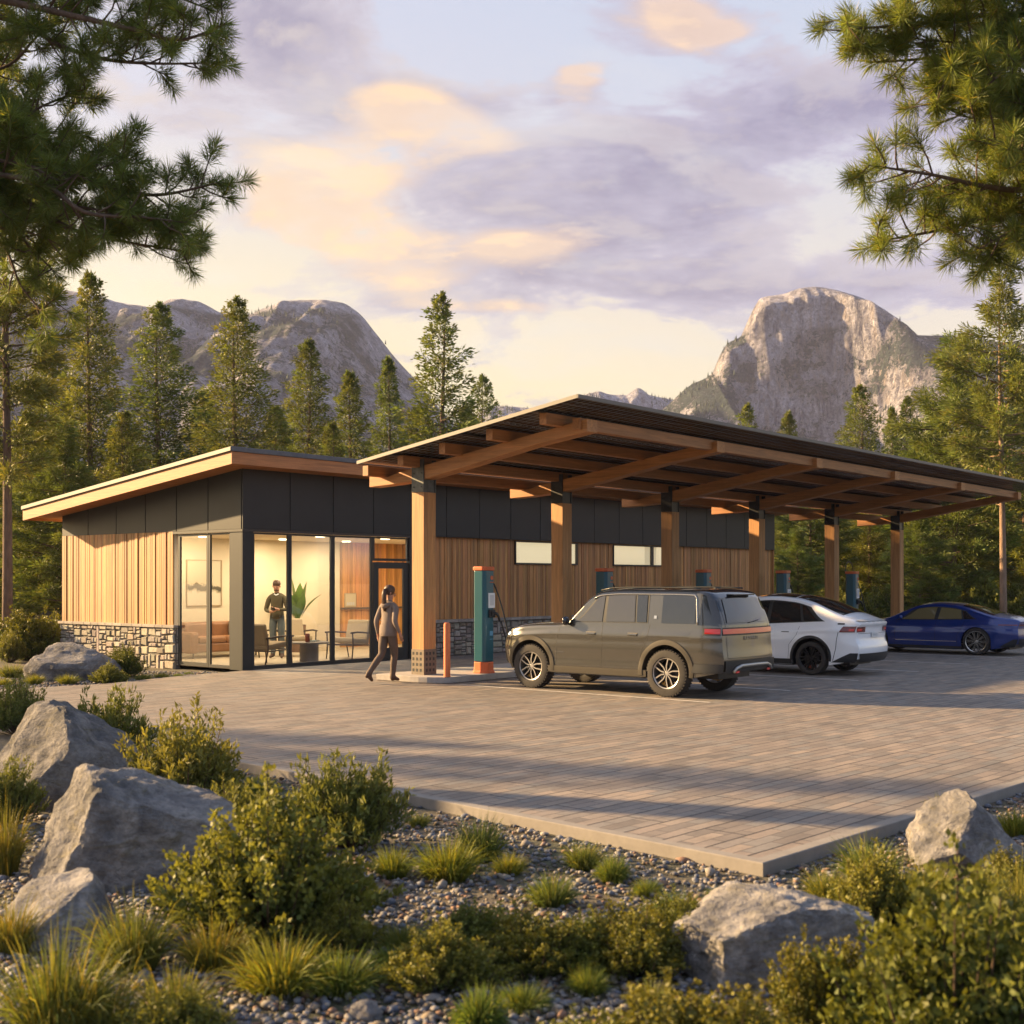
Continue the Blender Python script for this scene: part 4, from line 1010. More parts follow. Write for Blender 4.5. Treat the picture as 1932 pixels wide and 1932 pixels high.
for sd_ in (-1, 1):
    x_ = sd_ * (bl.Y(2.95, .86) + .09); m = MB(); m.lathe([(.02, -.05), (.055, -.035), (.06, 0), (.05, .04), (.02, .05)], 12, Matrix.Translation((x_, 2.95 - L / 2, .93)) @ Matrix.Diagonal((1.2, .6, 1, 1))); m.tube([(sd_ * (bl.Y(2.95, .84) - .02), 2.95 - L / 2, .87), (x_, 2.95 - L / 2, .9)], .013, 6); m.build('mirror', M_bp, Bs, smooth=True, world=False)
patch('headlight', [bl.end_patch(-.6, -.42, .5, .6, off=.01, front=True), bl.end_patch(.42, .6, .5, .6, off=.01, front=True)], M_head, Bs)
for u in bl.uw:
    for sd_ in (-1, 1): wheel(Bs, .345, .24, .27, 'ten', M_chrome, M_rimD, (sd_ * .775, u - L / 2, .345), sd_)
Wc.name = 'crossover'; Bs.name = 'sedan'
# ------------------------------------------------------------------ lounge furniture
M_leather = pm('tan_leather', (.24, .105, .04), .5, nz=(4, .2)); M_fab = pm('beige_fabric', (.46, .37, .24), .9, nz=(30, .08)); M_fabd = pm('brown_fabric', (.26, .19, .11), .9, nz=(30, .08)); M_leg = pm('dark_wood', (.05, .028, .016), .5)
def rbox(name, mat, par, x0, x1, y0, y1, z0, z1, bv=.04, T=None):
    m = MB(); m.box(x0, x1, y0, y1, z0, z1, T); return m.build(name, mat, par, world=False, bevel=bv, smooth=False)
so_ = empty('sofa', (2.55, 4.25, .012), 0, 'tan leather sofa under the landscape picture', 'sofa')
rbox('base', M_leather, so_, -1.0, 1.0, -.42, .40, .14, .36); 
for a in (-1, 0): rbox('seat_cushion', M_leather, so_, a * .82 + .0, a * .82 + .81, -.44, .2, .36, .52, .05)
for a in (-1, 0): rbox('back_cushion', M_leather, so_, a * .82, a * .82 + .81, .16, .42, .40, .86, .07)
rbox('armrest', M_leather, so_, -1.06, -.83, -.44, .42, .12, .64, .06); rbox('armrest', M_leather, so_, .83, 1.06, -.44, .42, .12, .64, .06)
rbox('cushion', pm('grey_cushion', (.16, .12, .08), .9), so_, .45, .80, .02, .14, .5, .88, .05)
for x in (-.95, .95):
    for y in (-.36, .34): m = MB(); m.tube([(x, y, 0), (x, y, .15)], .02); m.build('leg', M_leg, so_, world=False)
def make_chair(loc, rz, lb, fab):
    t_ = empty('armchair', (0, 0, 0)); 
    T = Matrix.Rotation(R(-6), 4, 'X')
    rbox('seat', fab, t_, -.31, .31, -.36, .30, .34, .46, .04, T)
    T2 = Matrix.Translation((0, .28, .42)) @ Matrix.Rotation(R(-14), 4, 'X')
    rbox('backrest', fab, t_, -.31, .31, -.06, .06, .0, .46, .04, T2)
    for s_ in (-1, 1):
        m = MB(); m.tube([(s_ * .36, -.40, 0), (s_ * .36, -.36, .30), (s_ * .36, -.38, .60)], [.014, .018, .016]); m.tube([(s_ * .36, .44, 0), (s_ * .36, .34, .35), (s_ * .36, .36, .56)], [.014, .018, .016])
        m.tube([(s_ * .36, -.44, .60), (s_ * .36, -.2, .61), (s_ * .36, .40, .57)], .02); m.tube([(s_ * .36, -.36, .32), (s_ * .36, .36, .30)], .015)
        m.build('arm_frame', M_leg, t_, world=False, smooth=True)
    m = MB(); m.tube([(-.36, -.34, .32), (.36, -.34, .32)], .015); m.tube([(-.36, .34, .30), (.36, .34, .30)], .015); m.build('stretcher', M_leg, t_, world=False)
    t_.location = loc; t_.rotation_euler = (0, 0, rz); t_.scale = (1.06,) * 3
    return tag(t_, lb, 'armchair', 'lounge armchairs')
make_chair((1.42, .95, .012), R(98), 'brown armchair seen from behind next to the dark corner post', M_fabd)
make_chair((4.15, 1.15, .012), R(-80), 'beige armchair facing left near the glass door', M_fab)
make_chair((3.95, 2.9, .012), R(-20), 'beige armchair facing out behind the round table, below the plant', M_fab)
make_chair((3.2, 3.5, .012), R(10), 'beige armchair at the back behind the standing man', M_fab)
tb = empty('coffee_table', (2.72, 1.0, .012), 0, 'round grey drum-based coffee table between the armchairs', 'table')
M_tab = pm('grey_tabletop', (.13, .105, .08), .45)
m = MB(); m.lathe([(.22, 0), (.22, .42)], 32); m.build('base', M_tab, tb, world=False, smooth=True, auto=40)
m = MB(); m.lathe([(.46, .42), (.47, .43), (.47, .45), (.46, .46)], 40); m.build('tabletop', M_tab, tb, world=False, smooth=True, auto=40)
m = MB(); m.lathe([(.035, 0), (.045, .01), (.045, .13), (.04, .14)], 20); o = m.build('cup', pm('rust_cup', (.22, .05, .02), .4), smooth=True, auto=40); o.location = (2.6, .92, .472); o.scale = (1.2, 1.2, 1.4); tag(o, 'rust coloured cup on the round coffee table', 'cup')
m = MB(); m.box(-.13, .13, -.09, .09, 0, .012); m.box(-.12, .12, -.085, .085, .013, .024); o = m.build('magazine', pm('blue_print', (.10, .17, .18), .5)); o.location = (2.92, 1.05, .472); o.rotation_euler = (0, 0, .4); tag(o, 'blue-grey magazine lying on the round coffee table', 'magazine')
# potted plant with broad leaves
pl = empty('potted_plant', (5.1, 4.15, .012), 0, 'tall potted plant with broad green leaves behind the armchairs', 'plant')
m = MB(); m.lathe([(.16, 0), (.20, .35), (.22, .72), (.20, .72), (.19, .66)], 24); m.build('pot', pm('clay_pot', (.18, .11, .07), .7), pl, world=False, smooth=True, auto=40)
M_bleaf = leaf_mat('broad_leaf', (.09, .16, .03), .25, .35)
for k in range(11):
    a = k * 2.4 + .3; ln = rnd(.8, 1.12); lean = rnd(.15, .95) if k > 2 else rnd(.1, .3); wd = rnd(.12, .17); d = Vector((math.cos(a), math.sin(a), 0)); sdv = Vector((-d.y, d.x, 0))
    rows = []
    for i in range(13):
        t_ = i / 12; bend = lean * (t_ ** 1.4); p = Vector((0, 0, .68)) + d * (ln * bend * .8 + .03) + Vector((0, 0, ln * (t_ - .32 * lean * t_ * t_) * 1.18))
        w_ = wd * math.sin(math.pi * min(1, max(0, (t_ - .22) / .78)) ** .75) + .008
        rows.append([p - sdv * w_ + Vector((0, 0, w_ * .35)), p, p + sdv * w_ + Vector((0, 0, w_ * .35))])
    m = MB(); kk = rnd(.8, 1.3); m.cc = (kk, kk, kk); m.grid(rows); m.build('leaf', M_bleaf, pl, smooth=True, world=False)
# pictures
pc = empty('picture', (2.73, 4.99, 1.25), 0, 'large pale landscape picture in thin frame above the leather sofa', 'picture')
m = MB(); m.box(-.54, .54, -.03, .0, 0, .02); m.box(-.54, .54, -.03, 0, 1.15, 1.17); m.box(-.54, -.52, -.03, 0, .02, 1.15); m.box(.52, .54, -.03, 0, .02, 1.15); m.build('frame', pm('bronze_frame', (.30, .22, .12), .5), pc, world=False)
def art_mat():
    m, nt, b = new_mat('landscape_print'); tc = nt.n('ShaderNodeTexCoord').outputs['Object']; sp = nt.n('ShaderNodeSeparateXYZ'); nt.l(tc, sp.inputs[0])
    n_ = nt.noise(3.2, tc, 5, .6); h = nt.m('SUBTRACT', sp.outputs[2], nt.m('MULTIPLY_ADD', n_, .5, .08))
    c = nt.ramp(h, [(.0, (.55, .48, .36)), (.06, (.30, .26, .17)), (.09, (.06, .05, .03)), (.20, (.09, .075, .045)), (.24, (.50, .43, .30)), (1, (.58, .50, .36))]); nt.l(c, b.inputs[0]); return m
m = MB(); m.add([(-.52, -.012, .02), (.52, -.012, .02), (.52, -.012, 1.15), (-.52, -.012, 1.15)], [(0, 1, 2, 3)]); m.build('print', art_mat(), pc, world=False)
pc2 = empty('picture', (7.72, 4.97, 1.14), 0, 'small pale notice frame leaning on the shelf against the wood wall', 'picture')
m = MB(); m.box(-.22, .22, -.05, -.02, 0, .40); m.build('frame', pm('pale_frame', (.42, .32, .18), .5), pc2, world=False)
m = MB(); m.box(-.19, .19, -.055, -.0505, .03, .37); m.build('print', pm('pale_print', (.55, .46, .30), .6), pc2, world=False)
for k in range(4):
    m = MB(); m.box(-.14 + k * .075, -.09 + k * .075, -.058, -.0555, .06, .14); m.build('print_mark', M_grey, pc2, world=False)
# ------------------------------------------------------------------ people
def person_mesh(name, joints, edges, mats, region, sub=2):
    """joints: name->(pos, rx, ry); region(co, idx nearest edge)->material index"""
    names = list(joints); idx = {n: i for i, n in enumerate(names)}
    me = bpy.data.meshes.new(name); me.from_pydata([joints[n][0] for n in names], [(idx[a], idx[b]) for a, b in edges], [])
    o = bpy.data.objects.new(name, me); COL.objects.link(o)
    o.modifiers.new('Skin', 'SKIN'); sv = me.skin_vertices[0].data
    for n in names: sv[idx[n]].radius = joints[n][1]; sv[idx[n]].use_root = (n == 'pelvis')
    s = o.modifiers.new('Sub', 'SUBSURF'); s.levels = sub; s.render_levels = sub
    dg = bpy.context.evaluated_depsgraph_get(); dg.update(); new = bpy.data.meshes.new_from_object(o.evaluated_get(dg)); bpy.data.objects.remove(o)
    new.materials.clear()
    for m_ in mats: new.materials.append(m_)
    seg = [(Vector(joints[a][0]), Vector(joints[b][0]), a, b) for a, b in edges]
    for p in new.polygons:
        c_ = p.center; best = None
        for a, b, na, nb in seg:
            ab = b - a; t_ = max(0, min(1, (c_ - a).dot(ab) / max(ab.length_squared, 1e-9))); q = a + ab * t_; dd = (c_ - q).length - (joints[na][1][0] * (1 - t_) + joints[nb][1][0] * t_)
            if best is None or dd < best[0]: best = (dd, na, nb, t_)
        p.material_index = region(best[1], best[2], best[3], c_); p.use_smooth = True
    return new
def build_person(loc, rz, scale, lb, pose, M_top, M_leg_, M_shoe, hairf, M_skin):
    root = empty('person', loc, rz, lb, 'person'); root.scale = (scale,) * 3
    J, Eg = {}, []
    def j(n, p, rx, ry=None): J[n] = (Vector(p), (rx, ry if ry else rx))
    def e(*ns):
        for a, b in zip(ns[:-1], ns[1:]): Eg.append((a, b))
    P_ = pose
    j('pelvis', (0, 0, .98), .150, .112); j('waist', (0, .0, 1.12), .148, .112); j('chest', (0, P_.get('lean', .01), 1.32), .168, .115); j('upper', (0, P_.get('lean', .01), 1.43), .13, .09)
    j('neck', (0, P_.get('lean', 0) + .01, 1.52), .052); j('jaw', (0, P_.get('headf', .03), 1.60), .068, .075); j('head', (0, P_.get('headf', .03) + .0, 1.70), .080, .095); j('crown', (0, P_.get('headf', .03) - .005, 1.76), .060, .07)
    e('pelvis', 'waist', 'chest', 'upper', 'neck', 'jaw', 'head', 'crown')
    for s_, k in ((-1, 'L'), (1, 'R')):
        sh, el_, wr, hd = P_['arm' + k]
        j('clav' + k, (s_ * .12, P_.get('lean', 0), 1.44), .070); j('sh' + k, (s_ * .185, P_.get('lean', 0), 1.40), .070); j('el' + k, el_, .056); j('wr' + k, wr, .030, .026); j('palm' + k, hd, .036, .020)
        e('upper', 'clav' + k, 'sh' + k, 'el' + k, 'wr' + k, 'palm' + k)
        d = (Vector(hd) - Vector(wr)).normalized(); up = Vector((0, 0, 1)) if abs(d.z) < .8 else Vector((0, 1, 0)); sd2 = d.cross(up).normalized()
        for f in range(4):
            b_ = Vector(hd) + sd2 * (f - 1.5) * .018 + d * .02; ln = (.062, .074, .070, .054)[f]
            cur = P_.get('curl', Vector((0, .012, 0)))
            j(f'f{f}a' + k, b_ + d * ln * .5, .0095); j(f'f{f}b' + k, b_ + d * ln * .95 + cur, .0085); e('palm' + k, f'f{f}a' + k, f'f{f}b' + k)
        tb_ = Vector(wr) * .5 + Vector(hd) * .5 - sd2 * s_ * -.03
        j('ta' + k, tb_ + d * .02 + up * .0, .011); j('tb' + k, tb_ + d * .055 + sd2 * s_ * .012, .009); e('palm' + k, 'ta' + k, 'tb' + k)
        hip, kn, an, toe = P_['leg' + k]
        j('hip' + k, hip, .095, .10); j('mid' + k, (Vector(hip) + Vector(kn)) / 2, .098); j('kn' + k, kn, .070); j('calf' + k, (Vector(kn) * .65 + Vector(an) * .35) + Vector((0, -.015, 0)), .068); j('an' + k, an, .048); 
        heel = P_['heel' + k]
        j('ball' + k, (Vector(an) * .35 + Vector(toe) * .65), .042, .036); j('toe' + k, toe, .034, .026); j('heel' + k, heel, .038)
        e('pelvis', 'hip' + k, 'mid' + k, 'kn' + k, 'calf' + k, 'an' + k, 'ball' + k, 'toe' + k); e('an' + k, 'heel' + k)
    def region(a, b, t_, c_):
        k = a + b
        if 'toe' in k or 'ball' in k or 'heel' in k: return 2
        if 'an' in b and t_ > .93: return 2
        if any(x in k for x in ('hip', 'mid', 'kn', 'calf', 'an')) and 'palm' not in k: return 1 if c_.z < 1.0 else 0
        if 'palm' in k or a[0] == 'f' or a[0] == 't' : return 3
        if 'wr' in b and t_ > .93: return 3
        if a in ('neck', 'jaw', 'head') or (a == 'upper' and b == 'neck' and t_ > .55): return 3
        if c_.z < .93: return 1
        return 0
    me = person_mesh('body', J, Eg, [M_top, M_leg_, M_shoe, M_skin], region)
    b = bpy.data.objects.new('body', me); COL.objects.link(b); b.parent = root
    # face
    hy = P_.get('headf', .03)
    H = Matrix.Translation((0, hy, 1.68)) @ P_.get('hrot', Matrix.Identity(4)) @ Matrix.Translation((0, -hy, -1.68))
    m = MB(); m.lathe([(.003, -.035), (.012, -.02), (.016, .0), (.011, .02), (.003, .03)], 8, H @ Matrix.Translation((0, hy + .098, 1.665)) ); m.build('nose', M_skin, root, smooth=True, world=False)
    for s_ in (-1, 1):
        m = MB(); m.lathe([(.003, -.008), (.008, 0), (.003, .008)], 8, H @ Matrix.Translation((s_ * .030, hy + .085, 1.69)) @ Matrix.Scale(.6, 4, (0, 0, 1))); m.build('eye', M_plast, root, smooth=True, world=False)
        m = MB(); m.lathe([(.004, -.03), (.014, -.01), (.017, .012), (.006, .03)], 8, H @ Matrix.Translation((s_ * .083, hy, 1.675))); m.build('ear', M_skin, root, smooth=True, world=False)
    m = MB(); m.box(-.024, .024, hy + .090, hy + .097, 1.622, 1.630, H); m.build('mouth', pm('lip', (.25, .07, .05), .6), root, world=False)
    hairf(root, hy, H)
    return root
M_skin = pm('skin', (.42, .22, .14), .55, nz=(8, .06)); M_hair = pm('brown_hair', (.075, .038, .020), .5, nz=(60, .3), stretch=(1, 1, .2))
def hood_rings(m, c_, rings, n=20, T=None):
    m.lathe(rings, n, T, cap=True)
def hair_f(root, hy, H):
    m = MB(); m.lathe([(.074, -.07), (.090, -.03), (.100, .02), (.097, .06), (.076, .10), (.035, .122), (.005, .126)], 24, H @ Matrix.Translation((0, hy - .022, 1.705)) @ Matrix.Diagonal((1, 1.08, 1, 1))); m.build('hair', M_hair, root, smooth=True, world=False)
    m = MB(); P0 = [(0, hy - .10, 1.75), (.005, hy - .155, 1.73), (.012, hy - .17, 1.66), (.0, hy - .155, 1.56), (-.01, hy - .14, 1.47), (0, hy - .145, 1.40), (.004, hy - .14, 1.34)]
    m.tube(P0, [.026, .034, .045, .046, .040, .028, .008], 14)
    for k in range(10):
        a = k * .63; m.tube([(p[0] + .036 * math.cos(a) * s_, p[1] + .036 * math.sin(a) * s_, p[2] - .01) for p, s_ in zip(P0[1:], (.7, 1, 1, .95, .8, .6))], [.008, .012, .012, .010, .007, .002], 5)
    m.build('ponytail', M_hair, root, smooth=True, world=False)
    m = MB(); m.tube([(-.10, -.03, 1.47), (-.06, -.09, 1.45), (0, -.115, 1.43), (.06, -.09, 1.45), (.10, -.03, 1.47)], [.03, .045, .05, .045, .03], 10); m.build('hood', M_hood, root, smooth=True, world=False)
    m = MB(); m.lathe([(.170, -.03), (.186, .0), (.184, .10), (.165, .19)], 24, Matrix.Translation((0, 0, .90)) @ Matrix.Diagonal((1, .78, 1, 1)), cap=False); m.build('sweatshirt_hem', M_hood, root, smooth=True, world=False)
M_hood = pm('taupe_fleece', (.20, .155, .125), .9, nz=(5, .15), bump=(9, .5, .02)); M_pants = pm('brown_trousers', (.115, .075, .05), .8, nz=(7, .14), bump=(8, .5, .015)); M_boot = pm('brown_boot', (.07, .035, .02), .7)
V = Vector
woman = build_person((-.32, -4.64, .012), 0, .985, 'woman with ponytail in taupe hooded top walking towards the glass door', {
    'lean': .02, 'headf': .05, 'hrot': Matrix.Rotation(R(-38), 4, 'Z') @ Matrix.Rotation(R(-14), 4, 'X'), 'curl': V((0, .02, -.004)),
    'armL': (None, (-.245, -.07, 1.14), (-.245, -.02, .90), (-.245, .0, .82)), 'armR': (None, (.24, -.08, 1.15), (.26, .04, .93), (.262, .07, .855)),
    'legL': ((-.085, -.01, .93), (-.07, -.10, .52), (-.075, -.46, .17), (-.075, -.34, .035)), 'heelL': (-.075, -.52, .13),
    'legR': ((.085, .01, .93), (.075, .10, .50), (.055, .07, .09), (.06, .24, .035)), 'heelR': (.055, .02, .04)}, M_hood, M_pants, M_boot, hair_f, M_skin)
woman.rotation_euler = (0, 0, math.atan2(FW[1], FW[0]) - R(90) - R(38))
M_sweat = pm('olive_sweater', (.085, .07, .035), .9, bump=(40, .3, .004)); M_jean = pm('grey_blue_jeans', (.10, .12, .12), .8, nz=(6, .15))
def hair_m(root, hy, H):
    m = MB(); m.lathe([(.080, -.01), (.092, .02), (.090, .06), (.070, .10), (.03, .118), (.005, .12)], 24, H @ Matrix.Translation((0, hy - .018, 1.70)) @ Matrix.Diagonal((1, 1.1, 1, 1)) @ Matrix.Rotation(R(12), 4, 'X')); m.build('hair', M_hair, root, smooth=True, world=False)
    m = MB(); m.lathe([(.02, -.035), (.050, -.025), (.062, -.005), (.060, .012)], 20, H @ Matrix.Translation((0, hy + .028, 1.60)), cap=False); m.build('beard', M_hair, root, smooth=True, world=False)
    m = MB(); m.tube([(-.05, .07, 1.50), (0, .095, 1.47), (.05, .07, 1.50)], .014, 8); m.build('collar', M_wht, root, smooth=True, world=False)
man = build_person((2.98, 2.45, .012), 0, 1.04, 'bearded man in olive sweater standing in the lounge looking down at his hands', {
    'lean': .0, 'headf': .05, 'hrot': Matrix.Rotation(R(-18), 4, 'X'), 'curl': V((0, .0, .015)),
    'armL': (None, (-.26, .05, 1.14), (-.09, .24, 1.14), (-.02, .27, 1.17)), 'armR': (None, (.26, .04, 1.12), (.10, .23, 1.09), (.03, .26, 1.10)),
    'legL': ((-.09, 0, .93), (-.11, .02, .50), (-.12, -.01, .09), (-.14, .15, .03)), 'heelL': (-.12, -.05, .04),
    'legR': ((.09, 0, .93), (.10, .03, .50), (.10, -.01, .09), (.13, .15, .03)), 'heelR': (.10, -.05, .04)}, M_sweat, M_jean, M_boot, hair_m, M_skin)
man.rotation_euler = (0, 0, math.atan2(FW[1], FW[0]) + R(90) - R(4))
ph = MB(); ph.box(-.04, .04, -.008, .008, -.06, .06); o = ph.build('phone', M_plast, bevel=.006)
mm = Matrix.Rotation(man.rotation_euler[2], 4, 'Z'); o.location = man.location + mm @ V((.0, .335, 1.20)); o.rotation_euler = (R(-50), 0, man.rotation_euler[2]); tag(o, 'dark phone held by the man in the olive sweater', 'phone')
# ------------------------------------------------------------------ vegetation builders
def leafset(P, D, Ln, Wd, colr, ref=None, droop=None):
    """rhombus leaves -> verts, quads, colours"""
    n = len(P); D = D / np.maximum(np.linalg.norm(D, axis=1, keepdims=True), 1e-6)
    r = RNG.normal(size=(n, 3)) if ref is None else ref + RNG.normal(size=(n, 3)) * .35
    S = np.cross(D, r); S /= np.maximum(np.linalg.norm(S, axis=1, keepdims=True), 1e-6)
    Ln = Ln[:, None]; Wd = Wd[:, None]
    Mid = P + D * Ln * .45
    A = P; B_ = Mid + S * Wd * .5; C_ = P + D * Ln; E_ = Mid - S * Wd * .5
    V_ = np.stack([A, B_, C_, E_], 1).reshape(-1, 3); Fq = np.arange(4 * n, dtype=np.int32).reshape(-1, 4)
    return V_, Fq, np.repeat(colr, 4, axis=0)
def bend_blades(P, D, Ln, Wd, colr, bendv, seg=4):
    """curved tapering blades; bend adds gravity droop"""
    n = len(P); D = D / np.linalg.norm(D, axis=1, keepdims=True); S = np.cross(D, RNG.normal(size=(n, 3))); S /= np.maximum(np.linalg.norm(S, axis=1, keepdims=True), 1e-6)
    rows = []
    for k in range(seg + 1):
        t_ = k / seg; c_ = P + D * (Ln * t_)[:, None]; c_[:, 2] -= bendv * Ln * t_ ** 2.2
        out_ = D.copy(); out_[:, 2] = 0; c_ += out_ * (bendv * Ln * t_ ** 2 * .5)[:, None]
        w = (Wd * (1 - t_ ** 1.6) * .5 + .0004)[:, None]; rows.append(c_ - S * w); rows.append(c_ + S * w)
    V_ = np.stack(rows, 1).reshape(-1, 3); K_ = 2 * (seg + 1); F_ = []
    base = (np.arange(n) * K_)[:, None]
    for k in range(seg): F_.append(base + np.array([[2 * k, 2 * k + 1, 2 * k + 3, 2 * k + 2]]))
    Fq = np.stack(F_, 1).reshape(-1, 4); 
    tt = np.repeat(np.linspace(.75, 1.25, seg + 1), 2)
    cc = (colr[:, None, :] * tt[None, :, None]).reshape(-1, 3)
    return V_, Fq, cc
def cols(n, base=(1, 1, 1), var=.25, hue=.12):
    k = RNG.uniform(1 - var, 1 + var, (n, 1)); h = RNG.uniform(-hue, hue, (n, 1))
    return np.array(base)[None, :] * k * np.concatenate([1 + h, np.ones((n, 1)), 1 - h], 1)
def rand_dirs(n):
    d = RNG.normal(size=(n, 3)); return d / np.linalg.norm(d, axis=1, keepdims=True)
# --- conifers
M_bark = pm('bark', (.13, .085, .06), .95, nz=(9, .35), bump=(16, .9, .05), stretch=(1, 1, .25)); M_barkl = pm('pale_bark', (.26, .17, .11), .95, nz=(7, .35), bump=(16, .9, .05), stretch=(1, 1, .25))
M_con = leaf_mat('conifer_needles', (.145, .175, .048), .28); M_needle = leaf_mat('pine_needles', (.145, .190, .052), .40, .45)
def conifer_mesh(seed, H_, rad, start=.12, spiky=1.0, dens=1.0, pine=False):
    rs = np.random.default_rng(seed); P, D, Ln, Wd, Cc = [], [], [], [], []
    tm = MB(); pts = []; 
    for k in range(13): t_ = k / 12; pts.append((math.sin(t_ * 3 + seed) * .012 * H_ * t_, math.cos(t_ * 2.3 + seed) * .012 * H_ * t_, H_ * t_))
    tm.tube(pts, [max(.012, (.0105 if pine else .015) * H_ * (1 - k / 12) ** .85) for k in range(13)], 9)
    nb = int((105 if not pine else 64) * dens * (H_ / 12) ** .5)
    for b in range(nb):
        t_ = start + (1 - start) * ((b + rs.uniform(0, 1)) / nb) ** .92; z = H_ * t_
        q = (t_ - start) / (1 - start)
        if pine: R0 = rad * (math.sin(min(1, (q + .08) * 1.15) * math.pi) ** .6 * .9 + .12) * rs.uniform(.55, 1.15)
        else: R0 = rad * ((1 - q) ** .78 * (.55 + .45 * min(1, q * 7 + .3)) + .03) * rs.uniform(.68, 1.18)
        a = b * 2.399 + rs.uniform(-.4, .4); u = np.array([math.cos(a), math.sin(a), 0]); sv = np.array([-u[1], u[0], 0])
        rise = (rs.uniform(-.05, .35) if pine else (-.32 + .75 * q + rs.uniform(-.12, .12)))
        ns = max(3, int(R0 / .17)); bx = [np.array([pts[0][0] * 0, 0, z])]
        for s_ in range(1, ns + 1):
            f = s_ / ns; zz = z + R0 * (rise * f + (.28 if not pine else .1) * f * f - (.0 if pine else .18) * math.sin(f * math.pi) * (1 - q)); c_ = u * R0 * f; c_ = c_ + sv * math.sin(f * 2.5 + b) * .05 * R0; bx.append(np.array([c_[0], c_[1], zz]))
        if R0 > .35: tm.tube([tuple(v) for v in bx[::2] + [bx[-1]]], [max(.006, .016 * R0 * (1 - k / (len(bx[::2]) + 1)) + .004) for k in range(len(bx[::2]) + 1)], 5)
        for s_ in range(1, ns + 1):
            f = s_ / ns
            if pine and f < .45 and rs.random() < .7: continue
            if not pine and f < .18: continue
            w = R0 * (.34 * (1 - f) + .13) + .03 if not pine else .34
            npc = int((40 if not pine else 66) * (1.1 if f > .5 else .9))
            o_ = rs.normal(size=(npc, 3)) * (np.array([w * .75, w * .75, .045 + .04 * R0 / rad]) if not pine else np.array([.155, .155, .12]))
            p_ = bx[s_] + o_
            dd = u * .9 + (o_ / max(w, .05)) * .9 + np.array([0, 0, .12]) + rs.normal(size=(npc, 3)) * .28
            P.append(p_); D.append(dd); Ln.append(rs.uniform(.14, .30, npc) * (1.15 if pine else 1.08 - .45 * q)); Wd.append(rs.uniform(.040, .074, npc) * (1.0 if not pine else .78))
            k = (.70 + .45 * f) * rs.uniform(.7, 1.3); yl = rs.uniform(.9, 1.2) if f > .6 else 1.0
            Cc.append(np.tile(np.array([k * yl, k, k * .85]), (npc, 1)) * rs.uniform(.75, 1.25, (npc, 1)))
    # tip
    n_ = 60; zz = rs.uniform(.955, 1.0, n_) * H_; P.append(np.stack([rs.normal(size=n_) * .03, rs.normal(size=n_) * .03, zz], 1)); D.append(rs.normal(size=(n_, 3)) * .5 + np.array([0, 0, .8])); Ln.append(rs.uniform(.08, .2, n_)); Wd.append(rs.uniform(.02, .04, n_)); Cc.append(np.ones((n_, 3)))
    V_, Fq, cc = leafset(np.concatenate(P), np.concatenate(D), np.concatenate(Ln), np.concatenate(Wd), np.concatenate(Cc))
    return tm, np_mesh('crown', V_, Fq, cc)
def make_tree(seed, H_, rad, name, bark=None, **k):
    tm, cm_ = conifer_mesh(seed, H_, rad, **k); root = empty(name); tm.build('trunk', bark or M_bark, root, smooth=True, world=False)
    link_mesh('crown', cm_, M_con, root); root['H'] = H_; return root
protos = [make_tree(1, 14, 2.5, 'fir_tree'), make_tree(2, 14, 2.9, 'fir_tree', start=.08), make_tree(3, 13, 2.0, 'fir_tree', start=.1), make_tree(4, 12, 2.3, 'fir_tree', dens=.75), make_tree(5, 15, 2.6, 'pine_tree', pine=True, start=.32, bark=M_barkl), make_tree(6, 12, 3.0, 'pine_tree', pine=True, start=.12, dens=1.3), make_tree(7, 20, 2.9, 'pine_tree', pine=True, start=.26, dens=1.2)]
used = set(); KM = kid_map()
def put_tree(pi, px, top, D, lb, group=None, wscale=1.0, cat='tree', base=GZ, rz=None):
    w = W(px, HY, D); H_ = protos[pi]['H']; h = CAMH + (HY - top) / F * D - base; s_ = h / H_
    if pi in used: o = copy_tree(protos[pi], KM)
    else: o = protos[pi]; used.add(pi)
    o.location = (w.x, w.y, base); o.scale = (s_ * wscale, s_ * wscale, s_); o.rotation_euler = (0, 0, rnd(0, 6.28) if rz is None else rz)
    return tag(o, lb, cat, group)
TG = 'conifers behind the building'
put_tree(0, 172, 520, 46, 'tall fir rising above the left end of the sloping roof', TG, .95)
put_tree(1, 303, 578, 50, 'broad fir left of the golden fir, above the middle of the left roof slope', TG, 1.1)
put_tree(1, 448, 567, 47, 'golden sunlit fir right above the peak of the left roof', TG, .98)
put_tree(0, 580, 645, 55, 'dark fir just right of the left roof peak', TG, 1.05)
put_tree(2, 660, 705, 58, 'small fir left of the slender fir, in front of the grey slope', TG, 1.15)
put_tree(2, 733, 678, 60, 'slender fir above the lower end of the canopy roof', TG, .9)
put_tree(3, 832, 558, 52, 'tallest free-standing fir against the sky left of the canopy ridge', TG, 1.0)
put_tree(3, 912, 712, 62, 'small pale fir just left of the canopy ridge', TG, .9)
put_tree(6, 14, 60, 38, 'tall dark pine with bare trunk at the left edge behind the round bush', TG, .85)
put_tree(2, 95, 660, 52, 'short fir filling the gap right of the leftmost pine trunk', TG, 1.5)
put_tree(1, 235, 780, 44, 'low dark fir just above the left roof slope', TG, 1.2); put_tree(5, 120, 800, 42, 'low bushy pine behind the left end of the wooden wall', TG, 1.2)
put_tree(0, 55, 780, 47, 'dark fir behind the round bush at the far left', TG, 1.3); put_tree(1, -30, 720, 44, 'fir cut by the left edge of the view', TG, 1.1)
put_tree(2, 385, 740, 54, 'low fir between two tall firs above the roof peak', TG, 1.3); put_tree(2, 520, 770, 52, 'short fir right of the golden fir', TG, 1.4); put_tree(0, 625, 800, 50, 'low fir showing just over the flat roof edge', TG, 1.2)
